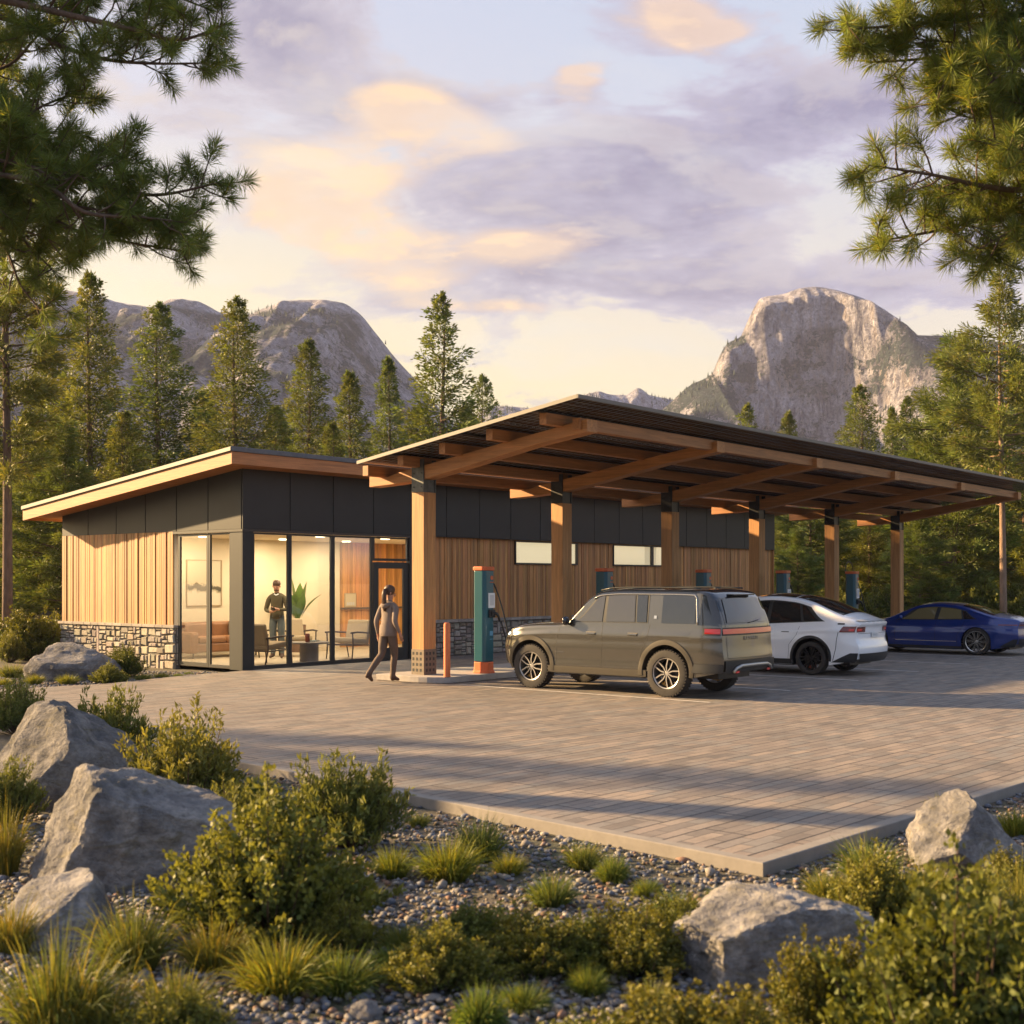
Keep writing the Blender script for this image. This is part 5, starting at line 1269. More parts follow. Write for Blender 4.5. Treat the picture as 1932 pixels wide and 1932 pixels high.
put_tree(3, 790, 770, 54, 'low fir at the foot of the tallest free-standing fir', TG, 1.3); put_tree(2, 880, 770, 57, 'low fir between the tallest fir and the canopy ridge', TG, 1.2)
RG = 'conifers on the right beyond the canopy'
put_tree(3, 1410, 765, 75, 'tiny fir tip over the canopy, left of its twin', RG); put_tree(2, 1487, 780, 75, 'tiny fir tip over the canopy, right of its twin', RG)
put_tree(1, 1622, 730, 66, 'bushy fir over the canopy in front of the great rock dome', RG, 1.05); put_tree(2, 1683, 772, 68, 'narrow fir between two bushier firs over the canopy', RG, .8); put_tree(0, 1712, 752, 66, 'pointed fir right of the narrow one over the canopy', RG, .9)
put_tree(5, 1800, 640, 55, 'large bushy yellow-green pine left of the tall pale trunk', RG, 1.0); put_tree(4, 1893, 478, 50, 'tall pine with a long pale bare trunk at the right edge', RG, .95, rz=.6)
put_tree(5, 1935, 700, 58, 'bushy pine cut by the right edge behind the pale trunk', RG, 1.1)
put_tree(1, 1760, 790, 62, 'mid-height fir behind the large yellow-green pine', RG, 1.2)
k = 0
for px, tp, D, pi, lb in ((1480, 930, 62, 1, 'fir filling the gap right of the building end, under the canopy'), (1530, 900, 58, 5, 'bushy pine between the fourth and fifth columns'), (1590, 880, 64, 0, 'dark fir seen just right of the fifth column'), (1640, 900, 60, 1, 'dark fir between the fifth and sixth columns'),
                          (1735, 960, 52, 5, 'sunlit broad pine just right of the last column'), (1690, 880, 68, 0, 'dark fir behind the last column'), (1840, 900, 60, 1, 'dark fir behind the blue sedan, left of the pale trunk'), (1900, 930, 62, 0, 'dark fir behind the foot of the pale trunk'),
                          (1960, 960, 56, 1, 'low fir cut by the right edge above the bushes'), (1790, 880, 66, 0, 'dark fir above the roof of the blue sedan'), (1505, 1000, 50, 5, 'low bushy pine behind the fourth charging station')):
    put_tree(pi, px, tp, D, lb, RG, 1.35)
for rr_, dd_, sc_, lb in ((-23.5, 20.3, .85, 'fir out of view on the left whose shadow crosses the pavers'), (-27.5, 23.2, .8, 'second fir out of view on the left, behind the first')):
    o = copy_tree(protos[3], KM); p_ = CAM + dd_ * FW + rr_ * RT; o.location = (p_[0], p_[1], GZ); o.scale = (sc_, sc_, sc_); tag(o, lb, 'tree', 'trees left of the forecourt')
# --- shrubs
def shrub_mesh(seed, n_st, leaf, lw, n_leaf, rx=.5, hz=.75, tipc=(1.35, 1.2, .8), basec=(.75, .85, .8), upright=.5, cl=.06):
    rs = np.random.default_rng(seed); st = MB(); P, D, Ln, Wd, Cc = [], [], [], [], []
    ph = rs.uniform(0, 6.28, 4)
    for i in range(n_st):
        a = i * 2.399; q = math.sqrt((i + .5) / n_st); lob = 1 + .16 * math.sin(2 * a + ph[0]) + .13 * math.sin(3 * a + ph[1]) + .10 * math.sin(5 * a + ph[2]); rr = rx * q * rs.uniform(.72, 1.15) * lob; top = hz * math.sqrt(max(.03, 1 - (q * .93) ** 2)) * rs.uniform(.62, 1.18) * (1 + .14 * math.sin(2 * a + ph[3]))
        tip = np.array([math.cos(a) * rr, math.sin(a) * rr, top]); b0 = np.array([math.cos(a) * rr * .15, math.sin(a) * rr * .15, 0.0]); mid = (b0 + tip) / 2 + np.array([math.cos(a), math.sin(a), 0]) * rr * .18
        if i % 2 == 0: st.tube([tuple(b0), tuple(mid), tuple(tip)], [.009, .006, .002], 4)
        m_ = n_leaf; f = rs.uniform(.30, 1.0, m_) ** .8; 
        c_ = ((1 - f) ** 2)[:, None] * b0 + (2 * f * (1 - f))[:, None] * mid + (f ** 2)[:, None] * tip
        c_ += rs.normal(size=(m_, 3)) * cl * (1.1 - .65 * f)[:, None]
        ax = (tip - mid) / np.linalg.norm(tip - mid)
        d = rs.normal(size=(m_, 3)) * .55 + ax * .55 + np.array([0, 0, upright])
        P.append(c_); D.append(d); Ln.append(rs.uniform(.7, 1.25, m_) * leaf); Wd.append(rs.uniform(.8, 1.2, m_) * lw)
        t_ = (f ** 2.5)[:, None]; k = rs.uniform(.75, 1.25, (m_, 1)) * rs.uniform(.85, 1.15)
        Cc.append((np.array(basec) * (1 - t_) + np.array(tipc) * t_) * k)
    V_, Fq, cc = leafset(np.concatenate(P), np.concatenate(D), np.concatenate(Ln), np.concatenate(Wd), np.concatenate(Cc))
    return st, np_mesh('foliage', V_, Fq, cc)
M_shA = leaf_mat('shrub_leaf', (.118, .140, .048), .34); M_shB = leaf_mat('shrub_leaf_olive', (.105, .130, .042), .28); M_twig = pm('twig', (.08, .05, .03), .9)
def make_shrub(seed, mat, **k):
    st, fm = shrub_mesh(seed, **k); root = empty('shrub'); st.build('stems', M_twig, root, world=False); link_mesh('foliage', fm, mat, root); return root
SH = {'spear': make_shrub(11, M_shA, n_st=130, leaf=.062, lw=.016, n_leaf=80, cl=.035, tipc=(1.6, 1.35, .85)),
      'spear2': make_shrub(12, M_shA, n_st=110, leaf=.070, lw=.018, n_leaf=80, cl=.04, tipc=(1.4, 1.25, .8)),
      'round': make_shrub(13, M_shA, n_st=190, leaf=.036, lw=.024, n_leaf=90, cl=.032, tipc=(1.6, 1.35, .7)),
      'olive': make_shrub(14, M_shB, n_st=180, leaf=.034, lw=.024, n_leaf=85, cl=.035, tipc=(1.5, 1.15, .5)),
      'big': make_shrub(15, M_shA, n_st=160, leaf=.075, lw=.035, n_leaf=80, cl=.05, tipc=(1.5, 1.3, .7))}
GR = {}
def tuft_mesh(seed, n, h, rad, col, bend, wd=.006, tipc=None):
    rs = np.random.default_rng(seed); a = rs.uniform(0, 6.283, n); q = rs.uniform(0, 1, n) ** .6; P = np.stack([np.cos(a) * rad * .35 * q, np.sin(a) * rad * .35 * q, np.zeros(n)], 1)
    tilt = q * rs.uniform(.3, 1.0, n) * (rad / h) * 1.0; D = np.stack([np.cos(a) * tilt, np.sin(a) * tilt, np.ones(n)], 1) + rs.normal(size=(n, 3)) * .06
    Ln = h * rs.uniform(.55, 1.12, n); cc = cols(n, col, .3, .12)
    dry = rs.random(n) < .22; cc[dry] = cc[dry] * np.array([2.0, 1.5, 1.1])
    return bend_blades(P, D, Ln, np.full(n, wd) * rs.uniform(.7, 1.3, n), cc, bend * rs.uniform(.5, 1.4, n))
M_grass = leaf_mat('grass_blade', (.13, .15, .045), .35, .5)
def make_tuft(nm, *a, **k):
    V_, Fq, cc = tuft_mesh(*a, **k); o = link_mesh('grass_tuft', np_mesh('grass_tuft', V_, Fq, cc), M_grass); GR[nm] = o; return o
make_tuft('mid', 21, 900, .30, .34, (.95, 1.0, .8), .5); make_tuft('fine', 22, 1400, .24, .36, (.75, .95, .7), .45, wd=.004); make_tuft('tall', 23, 700, .55, .50, (1.05, 1.0, .7), .55, wd=.008); make_tuft('gold', 24, 900, .34, .36, (1.15, 1.15, .6), .5)
make_tuft('low', 25, 1500, .15, .34, (.8, 1.0, .7), .5, wd=.005)
usedp = set(); KM = kid_map()
def put_shrub(kind, px, base, w, top, lb, group='foreground shrubs'):
    x, y = G(px, base, GZ); D = depth(x, y); s_ = w / F * D; h = CAMH - GZ - (top - HY) / F * D
    if kind in usedp: o = copy_tree(SH[kind], KM)
    else: o = SH[kind]; usedp.add(kind)
    o.location = (x, y, GZ - .02); o.scale = (s_, s_, max(.1, h / .80)); o.rotation_euler = (0, 0, rnd(0, 6.28)); return tag(o, lb, 'shrub', group)
def put_tuft(kind, px, base, w, top, lb, group='grass tufts in the gravel bed'):
    x, y = G(px, base, GZ); D = depth(x, y); H_ = {'mid': .27, 'fine': .22, 'tall': .5, 'gold': .31, 'low': .14}[kind]; Rr = {'mid': .32, 'fine': .34, 'tall': .5, 'gold': .34, 'low': .34}[kind]
    s_ = w / F * D / (2 * Rr); h = CAMH - GZ - (top - HY) / F * D
    key = 'g' + kind
    if key in usedp: o = GR[kind].copy(); COL.objects.link(o)
    else: o = GR[kind]; usedp.add(key)
    o.location = (x, y, GZ - .01); o.scale = (s_, s_, max(.1, h / H_)); o.rotation_euler = (0, 0, rnd(0, 6.28)); return tag(o, lb, 'grass tuft', group)
# foreground shrubs: centre px, ground px, width px, top px
put_shrub('spear', 35, 1385, 130, 1285, 'leafy shrub behind the upper left boulder, cut by the left edge')
put_shrub('spear2', 205, 1465, 165, 1298, 'upright leafy shrub just right of the upper left boulder')
put_shrub('spear', 345, 1530, 265, 1350, 'wide spiky shrub between the pavers and the big left boulder')
put_shrub('spear2', 655, 1600, 225, 1418, 'spiky leafy shrub standing alone against the kerb')
put_shrub('round', 505, 1770, 400, 1500, 'large rounded shrub right of the big left boulder')
put_shrub('olive', 1800, 2030, 520, 1640, 'large olive shrub filling the bottom right corner')
put_shrub('olive', 1330, 2060, 420, 1850, 'low olive shrub at the bottom edge below the pale boulder')
put_shrub('round', 1650, 1760, 200, 1610, 'small dark shrub between the two pale boulders')
put_shrub('olive', 1010, 1830, 230, 1715, 'low olive shrub in the middle of the gravel bed'); put_shrub('olive', 1200, 1835, 240, 1700, 'low olive shrub left of the pale lower boulder'); put_shrub('round', 830, 1860, 220, 1740, 'low green shrub left of the gravel centre')
put_shrub('olive', 1920, 1720, 160, 1600, 'olive shrub under the right boulder, cut by the right edge')
# grass tufts
for a in (('fine', 480, 1520, 130, 1435, 'small green grass tuft between two spiky shrubs near the kerb'), ('gold', 845, 1660, 170, 1548, 'golden grass tuft in front of the kerb, largest of three'), ('mid', 905, 1625, 130, 1505, 'tall green grass tuft touching the kerb'),
          ('gold', 742, 1655, 110, 1570, 'golden grass tuft left of the largest golden one'), ('mid', 1040, 1710, 130, 1618, 'round green grass tuft in the middle of the gravel'), ('mid', 1100, 1640, 100, 1562, 'small grass tuft by the kerb left of its corner'), ('fine', 1155, 1665, 90, 1585, 'small fine grass tuft right below the kerb'),
          ('fine', 1275, 1755, 160, 1648, 'round grass tuft left of the pale lower boulder'), ('mid', 1350, 1700, 60, 1660, 'tiny grass tuft beside the kerb corner'), ('gold', 530, 1870, 270, 1725, 'wide grass tuft below the large rounded shrub'), ('tall', 105, 1960, 330, 1660, 'big tall grass clump in the bottom left corner'),
          ('tall', 250, 1830, 230, 1630, 'tall golden grass clump below the big left boulder'), ('tall', 10, 1650, 120, 1450, 'dark tall grass left of the big boulder'), ('mid', 1790, 1555, 105, 1475, 'green grass tuft beside the kerb, left of the right boulder'), ('mid', 1640, 1665, 170, 1545, 'green grass clump right of the kerb corner'),
          ('tall', 1690, 1730, 200, 1575, 'tall grass between the two pale boulders'), ('gold', 1915, 1580, 90, 1500, 'golden grass behind the right boulder'), ('tall', 1925, 1760, 150, 1560, 'tall thin grass at the right edge'), ('low', 905, 1940, 170, 1810, 'low green tuft in the bottom gravel'), ('fine', 1110, 1875, 110, 1795, 'small dark tuft in the gravel centre'),
          ('mid', 790, 1560, 60, 1520, 'tiny tuft at the right foot of the lone spiky shrub'), ('low', 960, 1790, 240, 1720, 'low grass mat behind the olive shrubs'), ('low', 1110, 1790, 260, 1700, 'low grass mat below the round tuft'), ('low', 740, 1830, 180, 1755, 'low grass mat right of the wide tuft'), ('low', 640, 1560, 60, 1535, 'tiny tuft under the lone spiky shrub')):
    put_tuft(*a)
for a in (('spear', 440, 1590, 150, 1480, 'small leafy shrub between the big boulder and the lone spiky shrub'), ('round', 640, 1800, 150, 1690, 'low shrub at the right flank of the large rounded shrub'), ('olive', 1560, 1960, 230, 1760, 'olive shrub reaching over the pale lower boulder'),
          ('round', 900, 1790, 190, 1705, 'low spreading shrub between gravel and olive shrubs'), ('olive', 1280, 1800, 170, 1680, 'small olive shrub touching the pale boulder'), ('spear', 1860, 1800, 200, 1640, 'leafy shrub in front of the right boulder'), ('round', 1090, 1830, 170, 1730, 'low bush between two olive shrubs in the gravel'),
          ('spear2', 10, 1560, 130, 1430, 'leafy shrub at the left edge beside the biggest boulder'), ('olive', 1130, 2050, 260, 1900, 'low shrub at the bottom edge left of the olive one'), ('round', 330, 1990, 200, 1860, 'low shrub at the bottom left beside the grass clump')):
    put_shrub(*a)
for a in (('tall', 190, 1960, 240, 1760, 'arching grass clump right of the biggest bottom left clump'), ('tall', 400, 1830, 200, 1690, 'grass clump between boulder and rounded shrub'), ('fine', 640, 1870, 230, 1760, 'spreading green grass right of the wide tuft'), ('mid', 760, 1790, 150, 1720, 'green tuft at the gravel edge'), ('tall', 330, 1930, 220, 1770, 'grass clump below the tall golden clump'),
          ('mid', 1560, 1700, 120, 1610, 'grass tuft right of the pale lower boulder top'), ('fine', 1620, 1740, 160, 1620, 'fine grass clump behind the olive shrub'), ('gold', 1760, 1690, 120, 1600, 'golden grass before the right boulder'), ('tall', 20, 1800, 170, 1640, 'grass clump in front of the low left rock'), ('gold', 880, 1860, 130, 1790, 'golden tuft in the low green mat'),
          ('fine', 985, 1905, 150, 1830, 'fine green tuft near the bottom centre'), ('mid', 1230, 1900, 120, 1830, 'green tuft left of the bottom shrub'), ('mid', 420, 1500, 90, 1440, 'tuft behind the wide spiky shrub'), ('gold', 960, 1650, 90, 1590, 'golden tuft right of the tall green one'), ('fine', 1220, 1690, 80, 1640, 'fine tuft between kerb and round tuft'),
          ('mid', 560, 1560, 90, 1500, 'tuft left of the lone spiky shrub'), ('tall', 1850, 1950, 260, 1700, 'tall grass rising through the olive shrub'), ('gold', 690, 1710, 90, 1650, 'golden tuft between two shrubs and the gravel')):
    put_tuft(*a)
# garden by the side wall
GB = 'shrubs by the side wall'
put_shrub('big', 65, 1185, 175, 1083, 'large round grey-green bush behind the rocks at the far left', GB); put_shrub('olive', 60, 1245, 140, 1150, 'bright yellow-green bush left of the stone base', GB); put_shrub('round', 165, 1238, 90, 1198, 'low dark bush against the stone base', GB)
put_shrub('olive', 235, 1278, 80, 1216, 'yellow-green bush in front of the stone base', GB); put_shrub('round', 205, 1290, 70, 1252, 'low green bush right of the domed rock', GB); put_shrub('spear', 5, 1190, 110, 1100, 'bush cut by the left edge behind the rocks', GB); put_shrub('spear2', 20, 1250, 60, 1190, 'leafy bush at the left edge above the small tufts', GB)
for a in (('gold', 128, 1292, 55, 1262, 'small pale tuft in front of the domed rock'), ('gold', 65, 1292, 50, 1262, 'small golden tuft left of the domed rock'), ('mid', 22, 1280, 70, 1238, 'green tuft at the left edge of the garden'), ('gold', 10, 1295, 50, 1270, 'small golden tuft at the far left of the garden'), ('tall', 30, 1215, 110, 1135, 'pale feathery grass above the yellow-green bush'),
          ('mid', 270, 1285, 45, 1262, 'small tuft near the stone base corner'), ('gold', 305, 1280, 40, 1262, 'tiny golden tuft by the stone base'), ('low', 335, 1277, 36, 1266, 'tiny low tuft next to the glass'), ('low', 355, 1272, 30, 1264, 'last tiny tuft before the glass wall'), ('gold', 150, 1215, 60, 1185, 'golden tuft behind the domed rock')):
    put_tuft(*a, group='grass tufts by the side wall')
for i, (px, b, w, tp) in enumerate(((1490, 1185, 90, 1118), (1545, 1180, 90, 1120), (1615, 1180, 100, 1112), (1665, 1185, 110, 1105), (1745, 1182, 130, 1100), (1800, 1180, 140, 1095), (1860, 1182, 120, 1105), (1920, 1180, 120, 1100), (1955, 1185, 120, 1108))):
    put_shrub('olive' if i % 2 else 'big', px, b, w, tp, ['bush behind the fourth charging station', 'sunlit bush left of the fifth column', 'bush between the fifth column and the hooks', 'golden bush just left of the last column', 'golden bush just right of the last column', 'tallest golden bush behind the blue sedan roof', 'golden bush behind the rear of the blue sedan', 'golden bush at the foot of the pale trunk', 'golden bush cut by the right edge'][i], 'bushes behind the blue sedan')
# --- boulders
def rock_mat():
    m, nt, b = new_mat('granite'); tc = nt.n('ShaderNodeTexCoord').outputs['Object']; oi = nt.n('ShaderNodeObjectInfo').outputs['Random']
    a = nt.noise(2.2, tc, 7, .65, .4); f = nt.noise(26, tc, 5, .7); g = nt.noise(5, nt.map(tc, (1, 1, 2.5)), 6, .7, 1.0)
    c = nt.ramp(a, [(.34, (.07, .07, .072)), (.47, (.155, .15, .15)), (.57, (.26, .245, .23)), (.70, (.12, .112, .10))])
    c = nt.mix(nt.ramp(g, [(.54, 0), (.66, .7)]), c, (.15, .13, .075)); c = nt.mix(1.0, c, nt.ramp(f, [(.3, .7), (.7, 1.25)]), 'MULTIPLY')
    k = nt.m('MULTIPLY_ADD', oi, .5, .85); cc = nt.n('ShaderNodeCombineColor')
    for q in range(3): nt.l(k, cc.inputs[q])
    nt.l(nt.mix(1.0, c, cc.outputs[0], 'MULTIPLY'), b.inputs[0]); b.inputs['Roughness'].default_value = .9
    bp = nt.n('ShaderNodeBump'); bp.inputs['Strength'].default_value = 1.0; bp.inputs['Distance'].default_value = .06
    nt.l(nt.m('ADD', nt.m('MULTIPLY', f, .5), g), bp.inputs['Height']); nt.l(bp.outputs[0], b.inputs['Normal']); return m
M_rock = rock_mat()
def boulder(seed, size, loc, rz, lb, cuts=(), group='boulders in the planting beds', sub=5):
    bm = bmesh.new(); bmesh.ops.create_icosphere(bm, subdivisions=sub, radius=1.0); o_ = Vector((seed * 7.3, seed * 3.1, seed))
    rs = random.Random(seed); pl_ = [(Vector(n).normalized(), d) for n, d in cuts]
    for k in range(7): n_ = Vector((rs.gauss(0, 1), rs.gauss(0, 1), rs.gauss(0, .7))).normalized(); pl_.append((n_, rs.uniform(.68, .9)))
    for v in bm.verts:
        p = v.co.copy(); p *= 1 + .16 * mnoise.noise(p * 1.2 + o_)
        for n_, d in pl_:
            q = p.dot(n_)
            if q > d: p -= n_ * (q - d) * .92
        w = .07 * mnoise.fractal(p * 2.4 + o_, .8, 2.1, 5) + .035 * abs(mnoise.noise(p * 6 + o_)) + .012 * mnoise.noise(p * 17 + o_)
        p += v.co.normalized() * w; v.co = Vector((p.x * size[0], p.y * size[1], p.z * size[2]))
    me = bpy.data.meshes.new('boulder'); bm.to_mesh(me); bm.free(); o = link_mesh('boulder', me, M_rock, None, True)
    try: me.set_sharp_from_angle(angle=R(28))
    except Exception: pass
    o.location = loc; o.rotation_euler = (0, 0, rz); return tag(o, lb, 'boulder', group)
cr = math.atan2(RT[1], RT[0])      # object x axis along the view's right
def put_rock(seed, px, base, w, top, lb, cuts=(), dk=.8, rz=0, sink=.25, sub=5):
    x, y = G(px, base, GZ); D = depth(x, y); hw = w / F * D / 2 * 1.12; h = CAMH - GZ - (top - HY) / F * D
    x += FW[0] * hw * dk * .8; y += FW[1] * hw * dk * .8
    hz = h / (1.75 - sink) * 1.18; return boulder(seed, (hw, hw * dk, hz), (x, y, GZ + hz * (.75 - sink) * .55), cr + rz, lb, cuts, sub=sub)
put_rock(3, 215, 1690, 400, 1432, 'biggest boulder, grey with a sunlit left edge, in the left foreground', [((-.75, -.4, .35), .62), ((.35, -.1, .9), .58), ((.25, -.95, .1), .6)], .75, sub=6)
put_rock(8, 95, 1530, 270, 1322, 'grey boulder behind the biggest one at the left edge', [((-.5, -.5, .6), .65), ((.6, -.2, .7), .7)], .8)
put_rock(5, 85, 1790, 230, 1662, 'low grey boulder behind the tall grass at the bottom left', [((-.4, -.4, .7), .6)], .9)
put_rock(9, 1480, 1875, 400, 1650, 'pale sunlit boulder with a dark hollow at the lower right', [((-.35, -.1, .93), .50), ((.25, .1, .95), .56), ((-.9, -.3, .1), .74), ((.3, -.95, .1), .62)], .8, sub=6)
put_rock(12, 1850, 1650, 250, 1510, 'pale pointed boulder at the right below the kerb', [((-.7, -.2, .6), .55), ((.7, -.1, .55), .62)], .8)
put_rock(14, 120, 1286, 165, 1212, 'domed grey rock in the garden before the stone base', [((0, -.5, .9), .75)], .7)
put_rock(15, 92, 1190, 80, 1155, 'grey rock half hidden behind the yellow-green bush', (), .8); put_rock(16, 45, 1190, 50, 1160, 'small rock at the far left behind the bush', (), .8)
put_rock(18, 752, 1650, 42, 1625, 'small rounded stone beside the golden tufts', (), .8, sub=4); put_rock(19, 1165, 1810, 80, 1770, 'small grey slab in the gravel left of the pale boulder', (), .8, sub=4)
put_rock(20, 690, 1930, 60, 1895, 'small rock in the bottom gravel', (), .8, sub=4); put_rock(22, 1210, 1820, 60, 1795, 'small reddish stone beside the grey slab', (), .8, sub=4)
# --- gravel
def gravel():
    bm = bmesh.new(); bmesh.ops.create_icosphere(bm, subdivisions=1, radius=1.0); V0 = np.array([v.co[:] for v in bm.verts]); F0 = np.array([[v.index for v in f.verts] for f in bm.faces]); bm.free()
    pts = []; n = 0
    rs = RNG
    while n < 26000:
        D = 4.3 + (rs.random() ** 1.5) * 9; r_ = rs.uniform(-.46, .46) * D; p = CAM + D * FW + r_ * RT
        v = Vector((p[0], p[1])) - K0
        # inside the paving? (between the two kerb directions)
        a = v.dot(Vector((dl.y, -dl.x))); b_ = v.dot(Vector((-dr.y, dr.x)))
        if a > -.14 and b_ > -.14: continue
        pts.append((p[0], p[1], D)); n += 1
    for px, py in [(rs.uniform(-40, 420), rs.uniform(1268, 1318)) for _ in range(6000)]:
        x, y = G(px, py, GZ)
        if x > -.15 or y < -.78 + abs(x + 3.7) * .12 : continue
        pts.append((x, y, 22))
    P = np.array(pts); n = len(P); s = rs.uniform(.010, .027, n) * np.where(rs.random(n) < .05, 1.8, 1) * np.where(P[:, 2] > 20, 1.3, 1)
    sc = np.stack([s * rs.uniform(.8, 1.3, n), s * rs.uniform(.7, 1.1, n), s * rs.uniform(.45, .8, n)], 1)
    a = rs.uniform(0, 6.283, n); ca, sa = np.cos(a), np.sin(a)
    J = 1 + rs.normal(size=(n, len(V0), 1)) * .13
    Vv = V0[None] * J * sc[:, None, :]
    X_ = Vv[..., 0] * ca[:, None] - Vv[..., 1] * sa[:, None]; Y_ = Vv[..., 0] * sa[:, None] + Vv[..., 1] * ca[:, None]
    Z_ = Vv[..., 2] + GZ + rs.uniform(.0, .022, n)[:, None]
    Vw = np.stack([X_ + P[:, 0:1], Y_ + P[:, 1:2], Z_], -1).reshape(-1, 3)
    Fq = (F0[None] + (np.arange(n) * len(V0))[:, None, None]).reshape(-1, 3)
    pal = .62 * np.array([(.17, .19, .24), (.24, .25, .28), (.14, .14, .16), (.36, .33, .30), (.30, .17, .11), (.42, .38, .33), (.18, .16, .15), (.24, .19, .13)]); ci = rs.integers(0, len(pal), n)
    cc = np.repeat(pal[ci] * rs.uniform(.7, 1.25, (n, 1)), len(V0), axis=0)
    return np_mesh('gravel', Vw, Fq, cc)
gv = link_mesh('gravel', gravel(), pm('pebbles', (1, 1, 1), .75, attr=True, nz=(60, .25)), None, True); tag(gv, 'mixed grey and rust pebbles covering the planting beds', 'gravel', kind='stuff')
# --- near pines with long needles
def needle_crown(limbs, seed, sun=(1, 1, 1)):
    """limbs: list of (points, radius0). twigs and tufts grow along them"""
    rs = np.random.default_rng(seed); wood = MB(); P, D, Ln, Wd, Cc = [], [], [], [], []
    def tuft(c_, d, sc=1.0):
        n = 130; dirs = rs.normal(size=(n, 3)); dirs /= np.linalg.norm(dirs, axis=1, keepdims=True); dd = dirs * .95 + d * .75
        back = rs.uniform(0, .15 * sc, n)[:, None]; p = c_ - d * back; k = rs.uniform(.75, 1.25) 
        P.append(p); D.append(dd); Ln.append(rs.uniform(.135, .215, n) * sc); Wd.append(np.full(n, .0072 * sc)); cc = cols(n, (k, k, k * .9), .25, .1); 
        P_ = rs.random(n) < .06; cc[P_] *= np.array([1.8, 1.2, .7]); Cc.append(cc)
    for pts, r0, dens in limbs:
        pts = [Vector(p) for p in pts]; dn = []
        for i in range(len(pts) - 1):
            a, b = pts[i], pts[i + 1]
            for k in range(6):
                t_ = k / 6; p0 = pts[max(i - 1, 0)]; p3 = pts[min(i + 2, len(pts) - 1)]
                dn.append(.5 * ((2 * a) + (b - p0) * t_ + (2 * p0 - 5 * a + 4 * b - p3) * t_ ** 2 + (3 * a - p0 - 3 * b + p3) * t_ ** 3))
        dn.append(pts[-1]); n = len(dn); wood.tube(dn, [max(.004, r0 * (1 - .88 * k / n)) for k in range(n)], 8)
        acc = 0; side = 1
        for i in range(2, n):
            seg = (dn[i] - dn[i - 1]).length; acc += seg
            while acc > .20 / dens:
                acc -= .20 / dens; side = -side; f = i / n
                ax = (dn[i] - dn[i - 1]).normalized(); rv = Vector(rs.normal(size=3)).normalized(); sdv = ax.cross(rv).normalized()
                ln = rs.uniform(.34, .80) * (1.05 - .55 * f); d = (ax * .65 + sdv * .85 + Vector((0, 0, .12))).normalized(); q = [dn[i]]
                for s_ in range(3): d = (d + Vector((0, 0, .16)) + Vector(rs.normal(size=3)) * .12).normalized(); q.append(q[-1] + d * ln / 3)
                wood.tube(q, [.010, .009, .007, .005], 5)
                tuft(np.array(q[-1]), np.array(d)); 
                if ln > .45: tuft(np.array(q[2]), np.array((q[2] - q[1]).normalized()), .95)
                if rs.random() < .6:
                    e_ = (d + Vector(rs.normal(size=3)) * .8).normalized(); w = q[2] + e_ * rs.uniform(.16, .32); wood.tube([q[2], w], [.007, .005], 4); tuft(np.array(w), np.array(e_), .95)
        tuft(np.array(dn[-1]), np.array((dn[-1] - dn[-3]).normalized()), 1.05)
    V_, Fq, cc = leafset(np.concatenate(P), np.concatenate(D), np.concatenate(Ln), np.concatenate(Wd), np.concatenate(Cc)); return wood, np_mesh('needles', V_, Fq, cc)
def near_pine(base, limbs_px, seed, lb, topz, lean):
    root = empty('pine_tree', (base.x, base.y, GZ), 0, lb, 'pine tree'); 
    tr_ = MB(); tr_.tube([(base.x, base.y, GZ), (base.x + lean * .3, base.y, topz * .5), (base.x + lean, base.y, topz)], [.36, .30, .16], 16); tr_.build('trunk', M_bark, root, smooth=True)
    limbs = []
    for L_, r0, dens in limbs_px:
        pts = [W(px, py, D * 1.6) for px, py, D in L_]; r0 = r0 * 1.6; st = Vector((base.x + lean * .5, base.y, pts[0].z)); limbs.append(([st] + pts, r0, dens))
    wood, nm = needle_crown(limbs, seed)
    wood.build('branches', M_bark, root, smooth=True)
    nm.transform(Matrix.Translation((-base.x, -base.y, -GZ))); link_mesh('needles', nm, M_needle, root); return root
lb_ = W(-620, HY, 13.8)
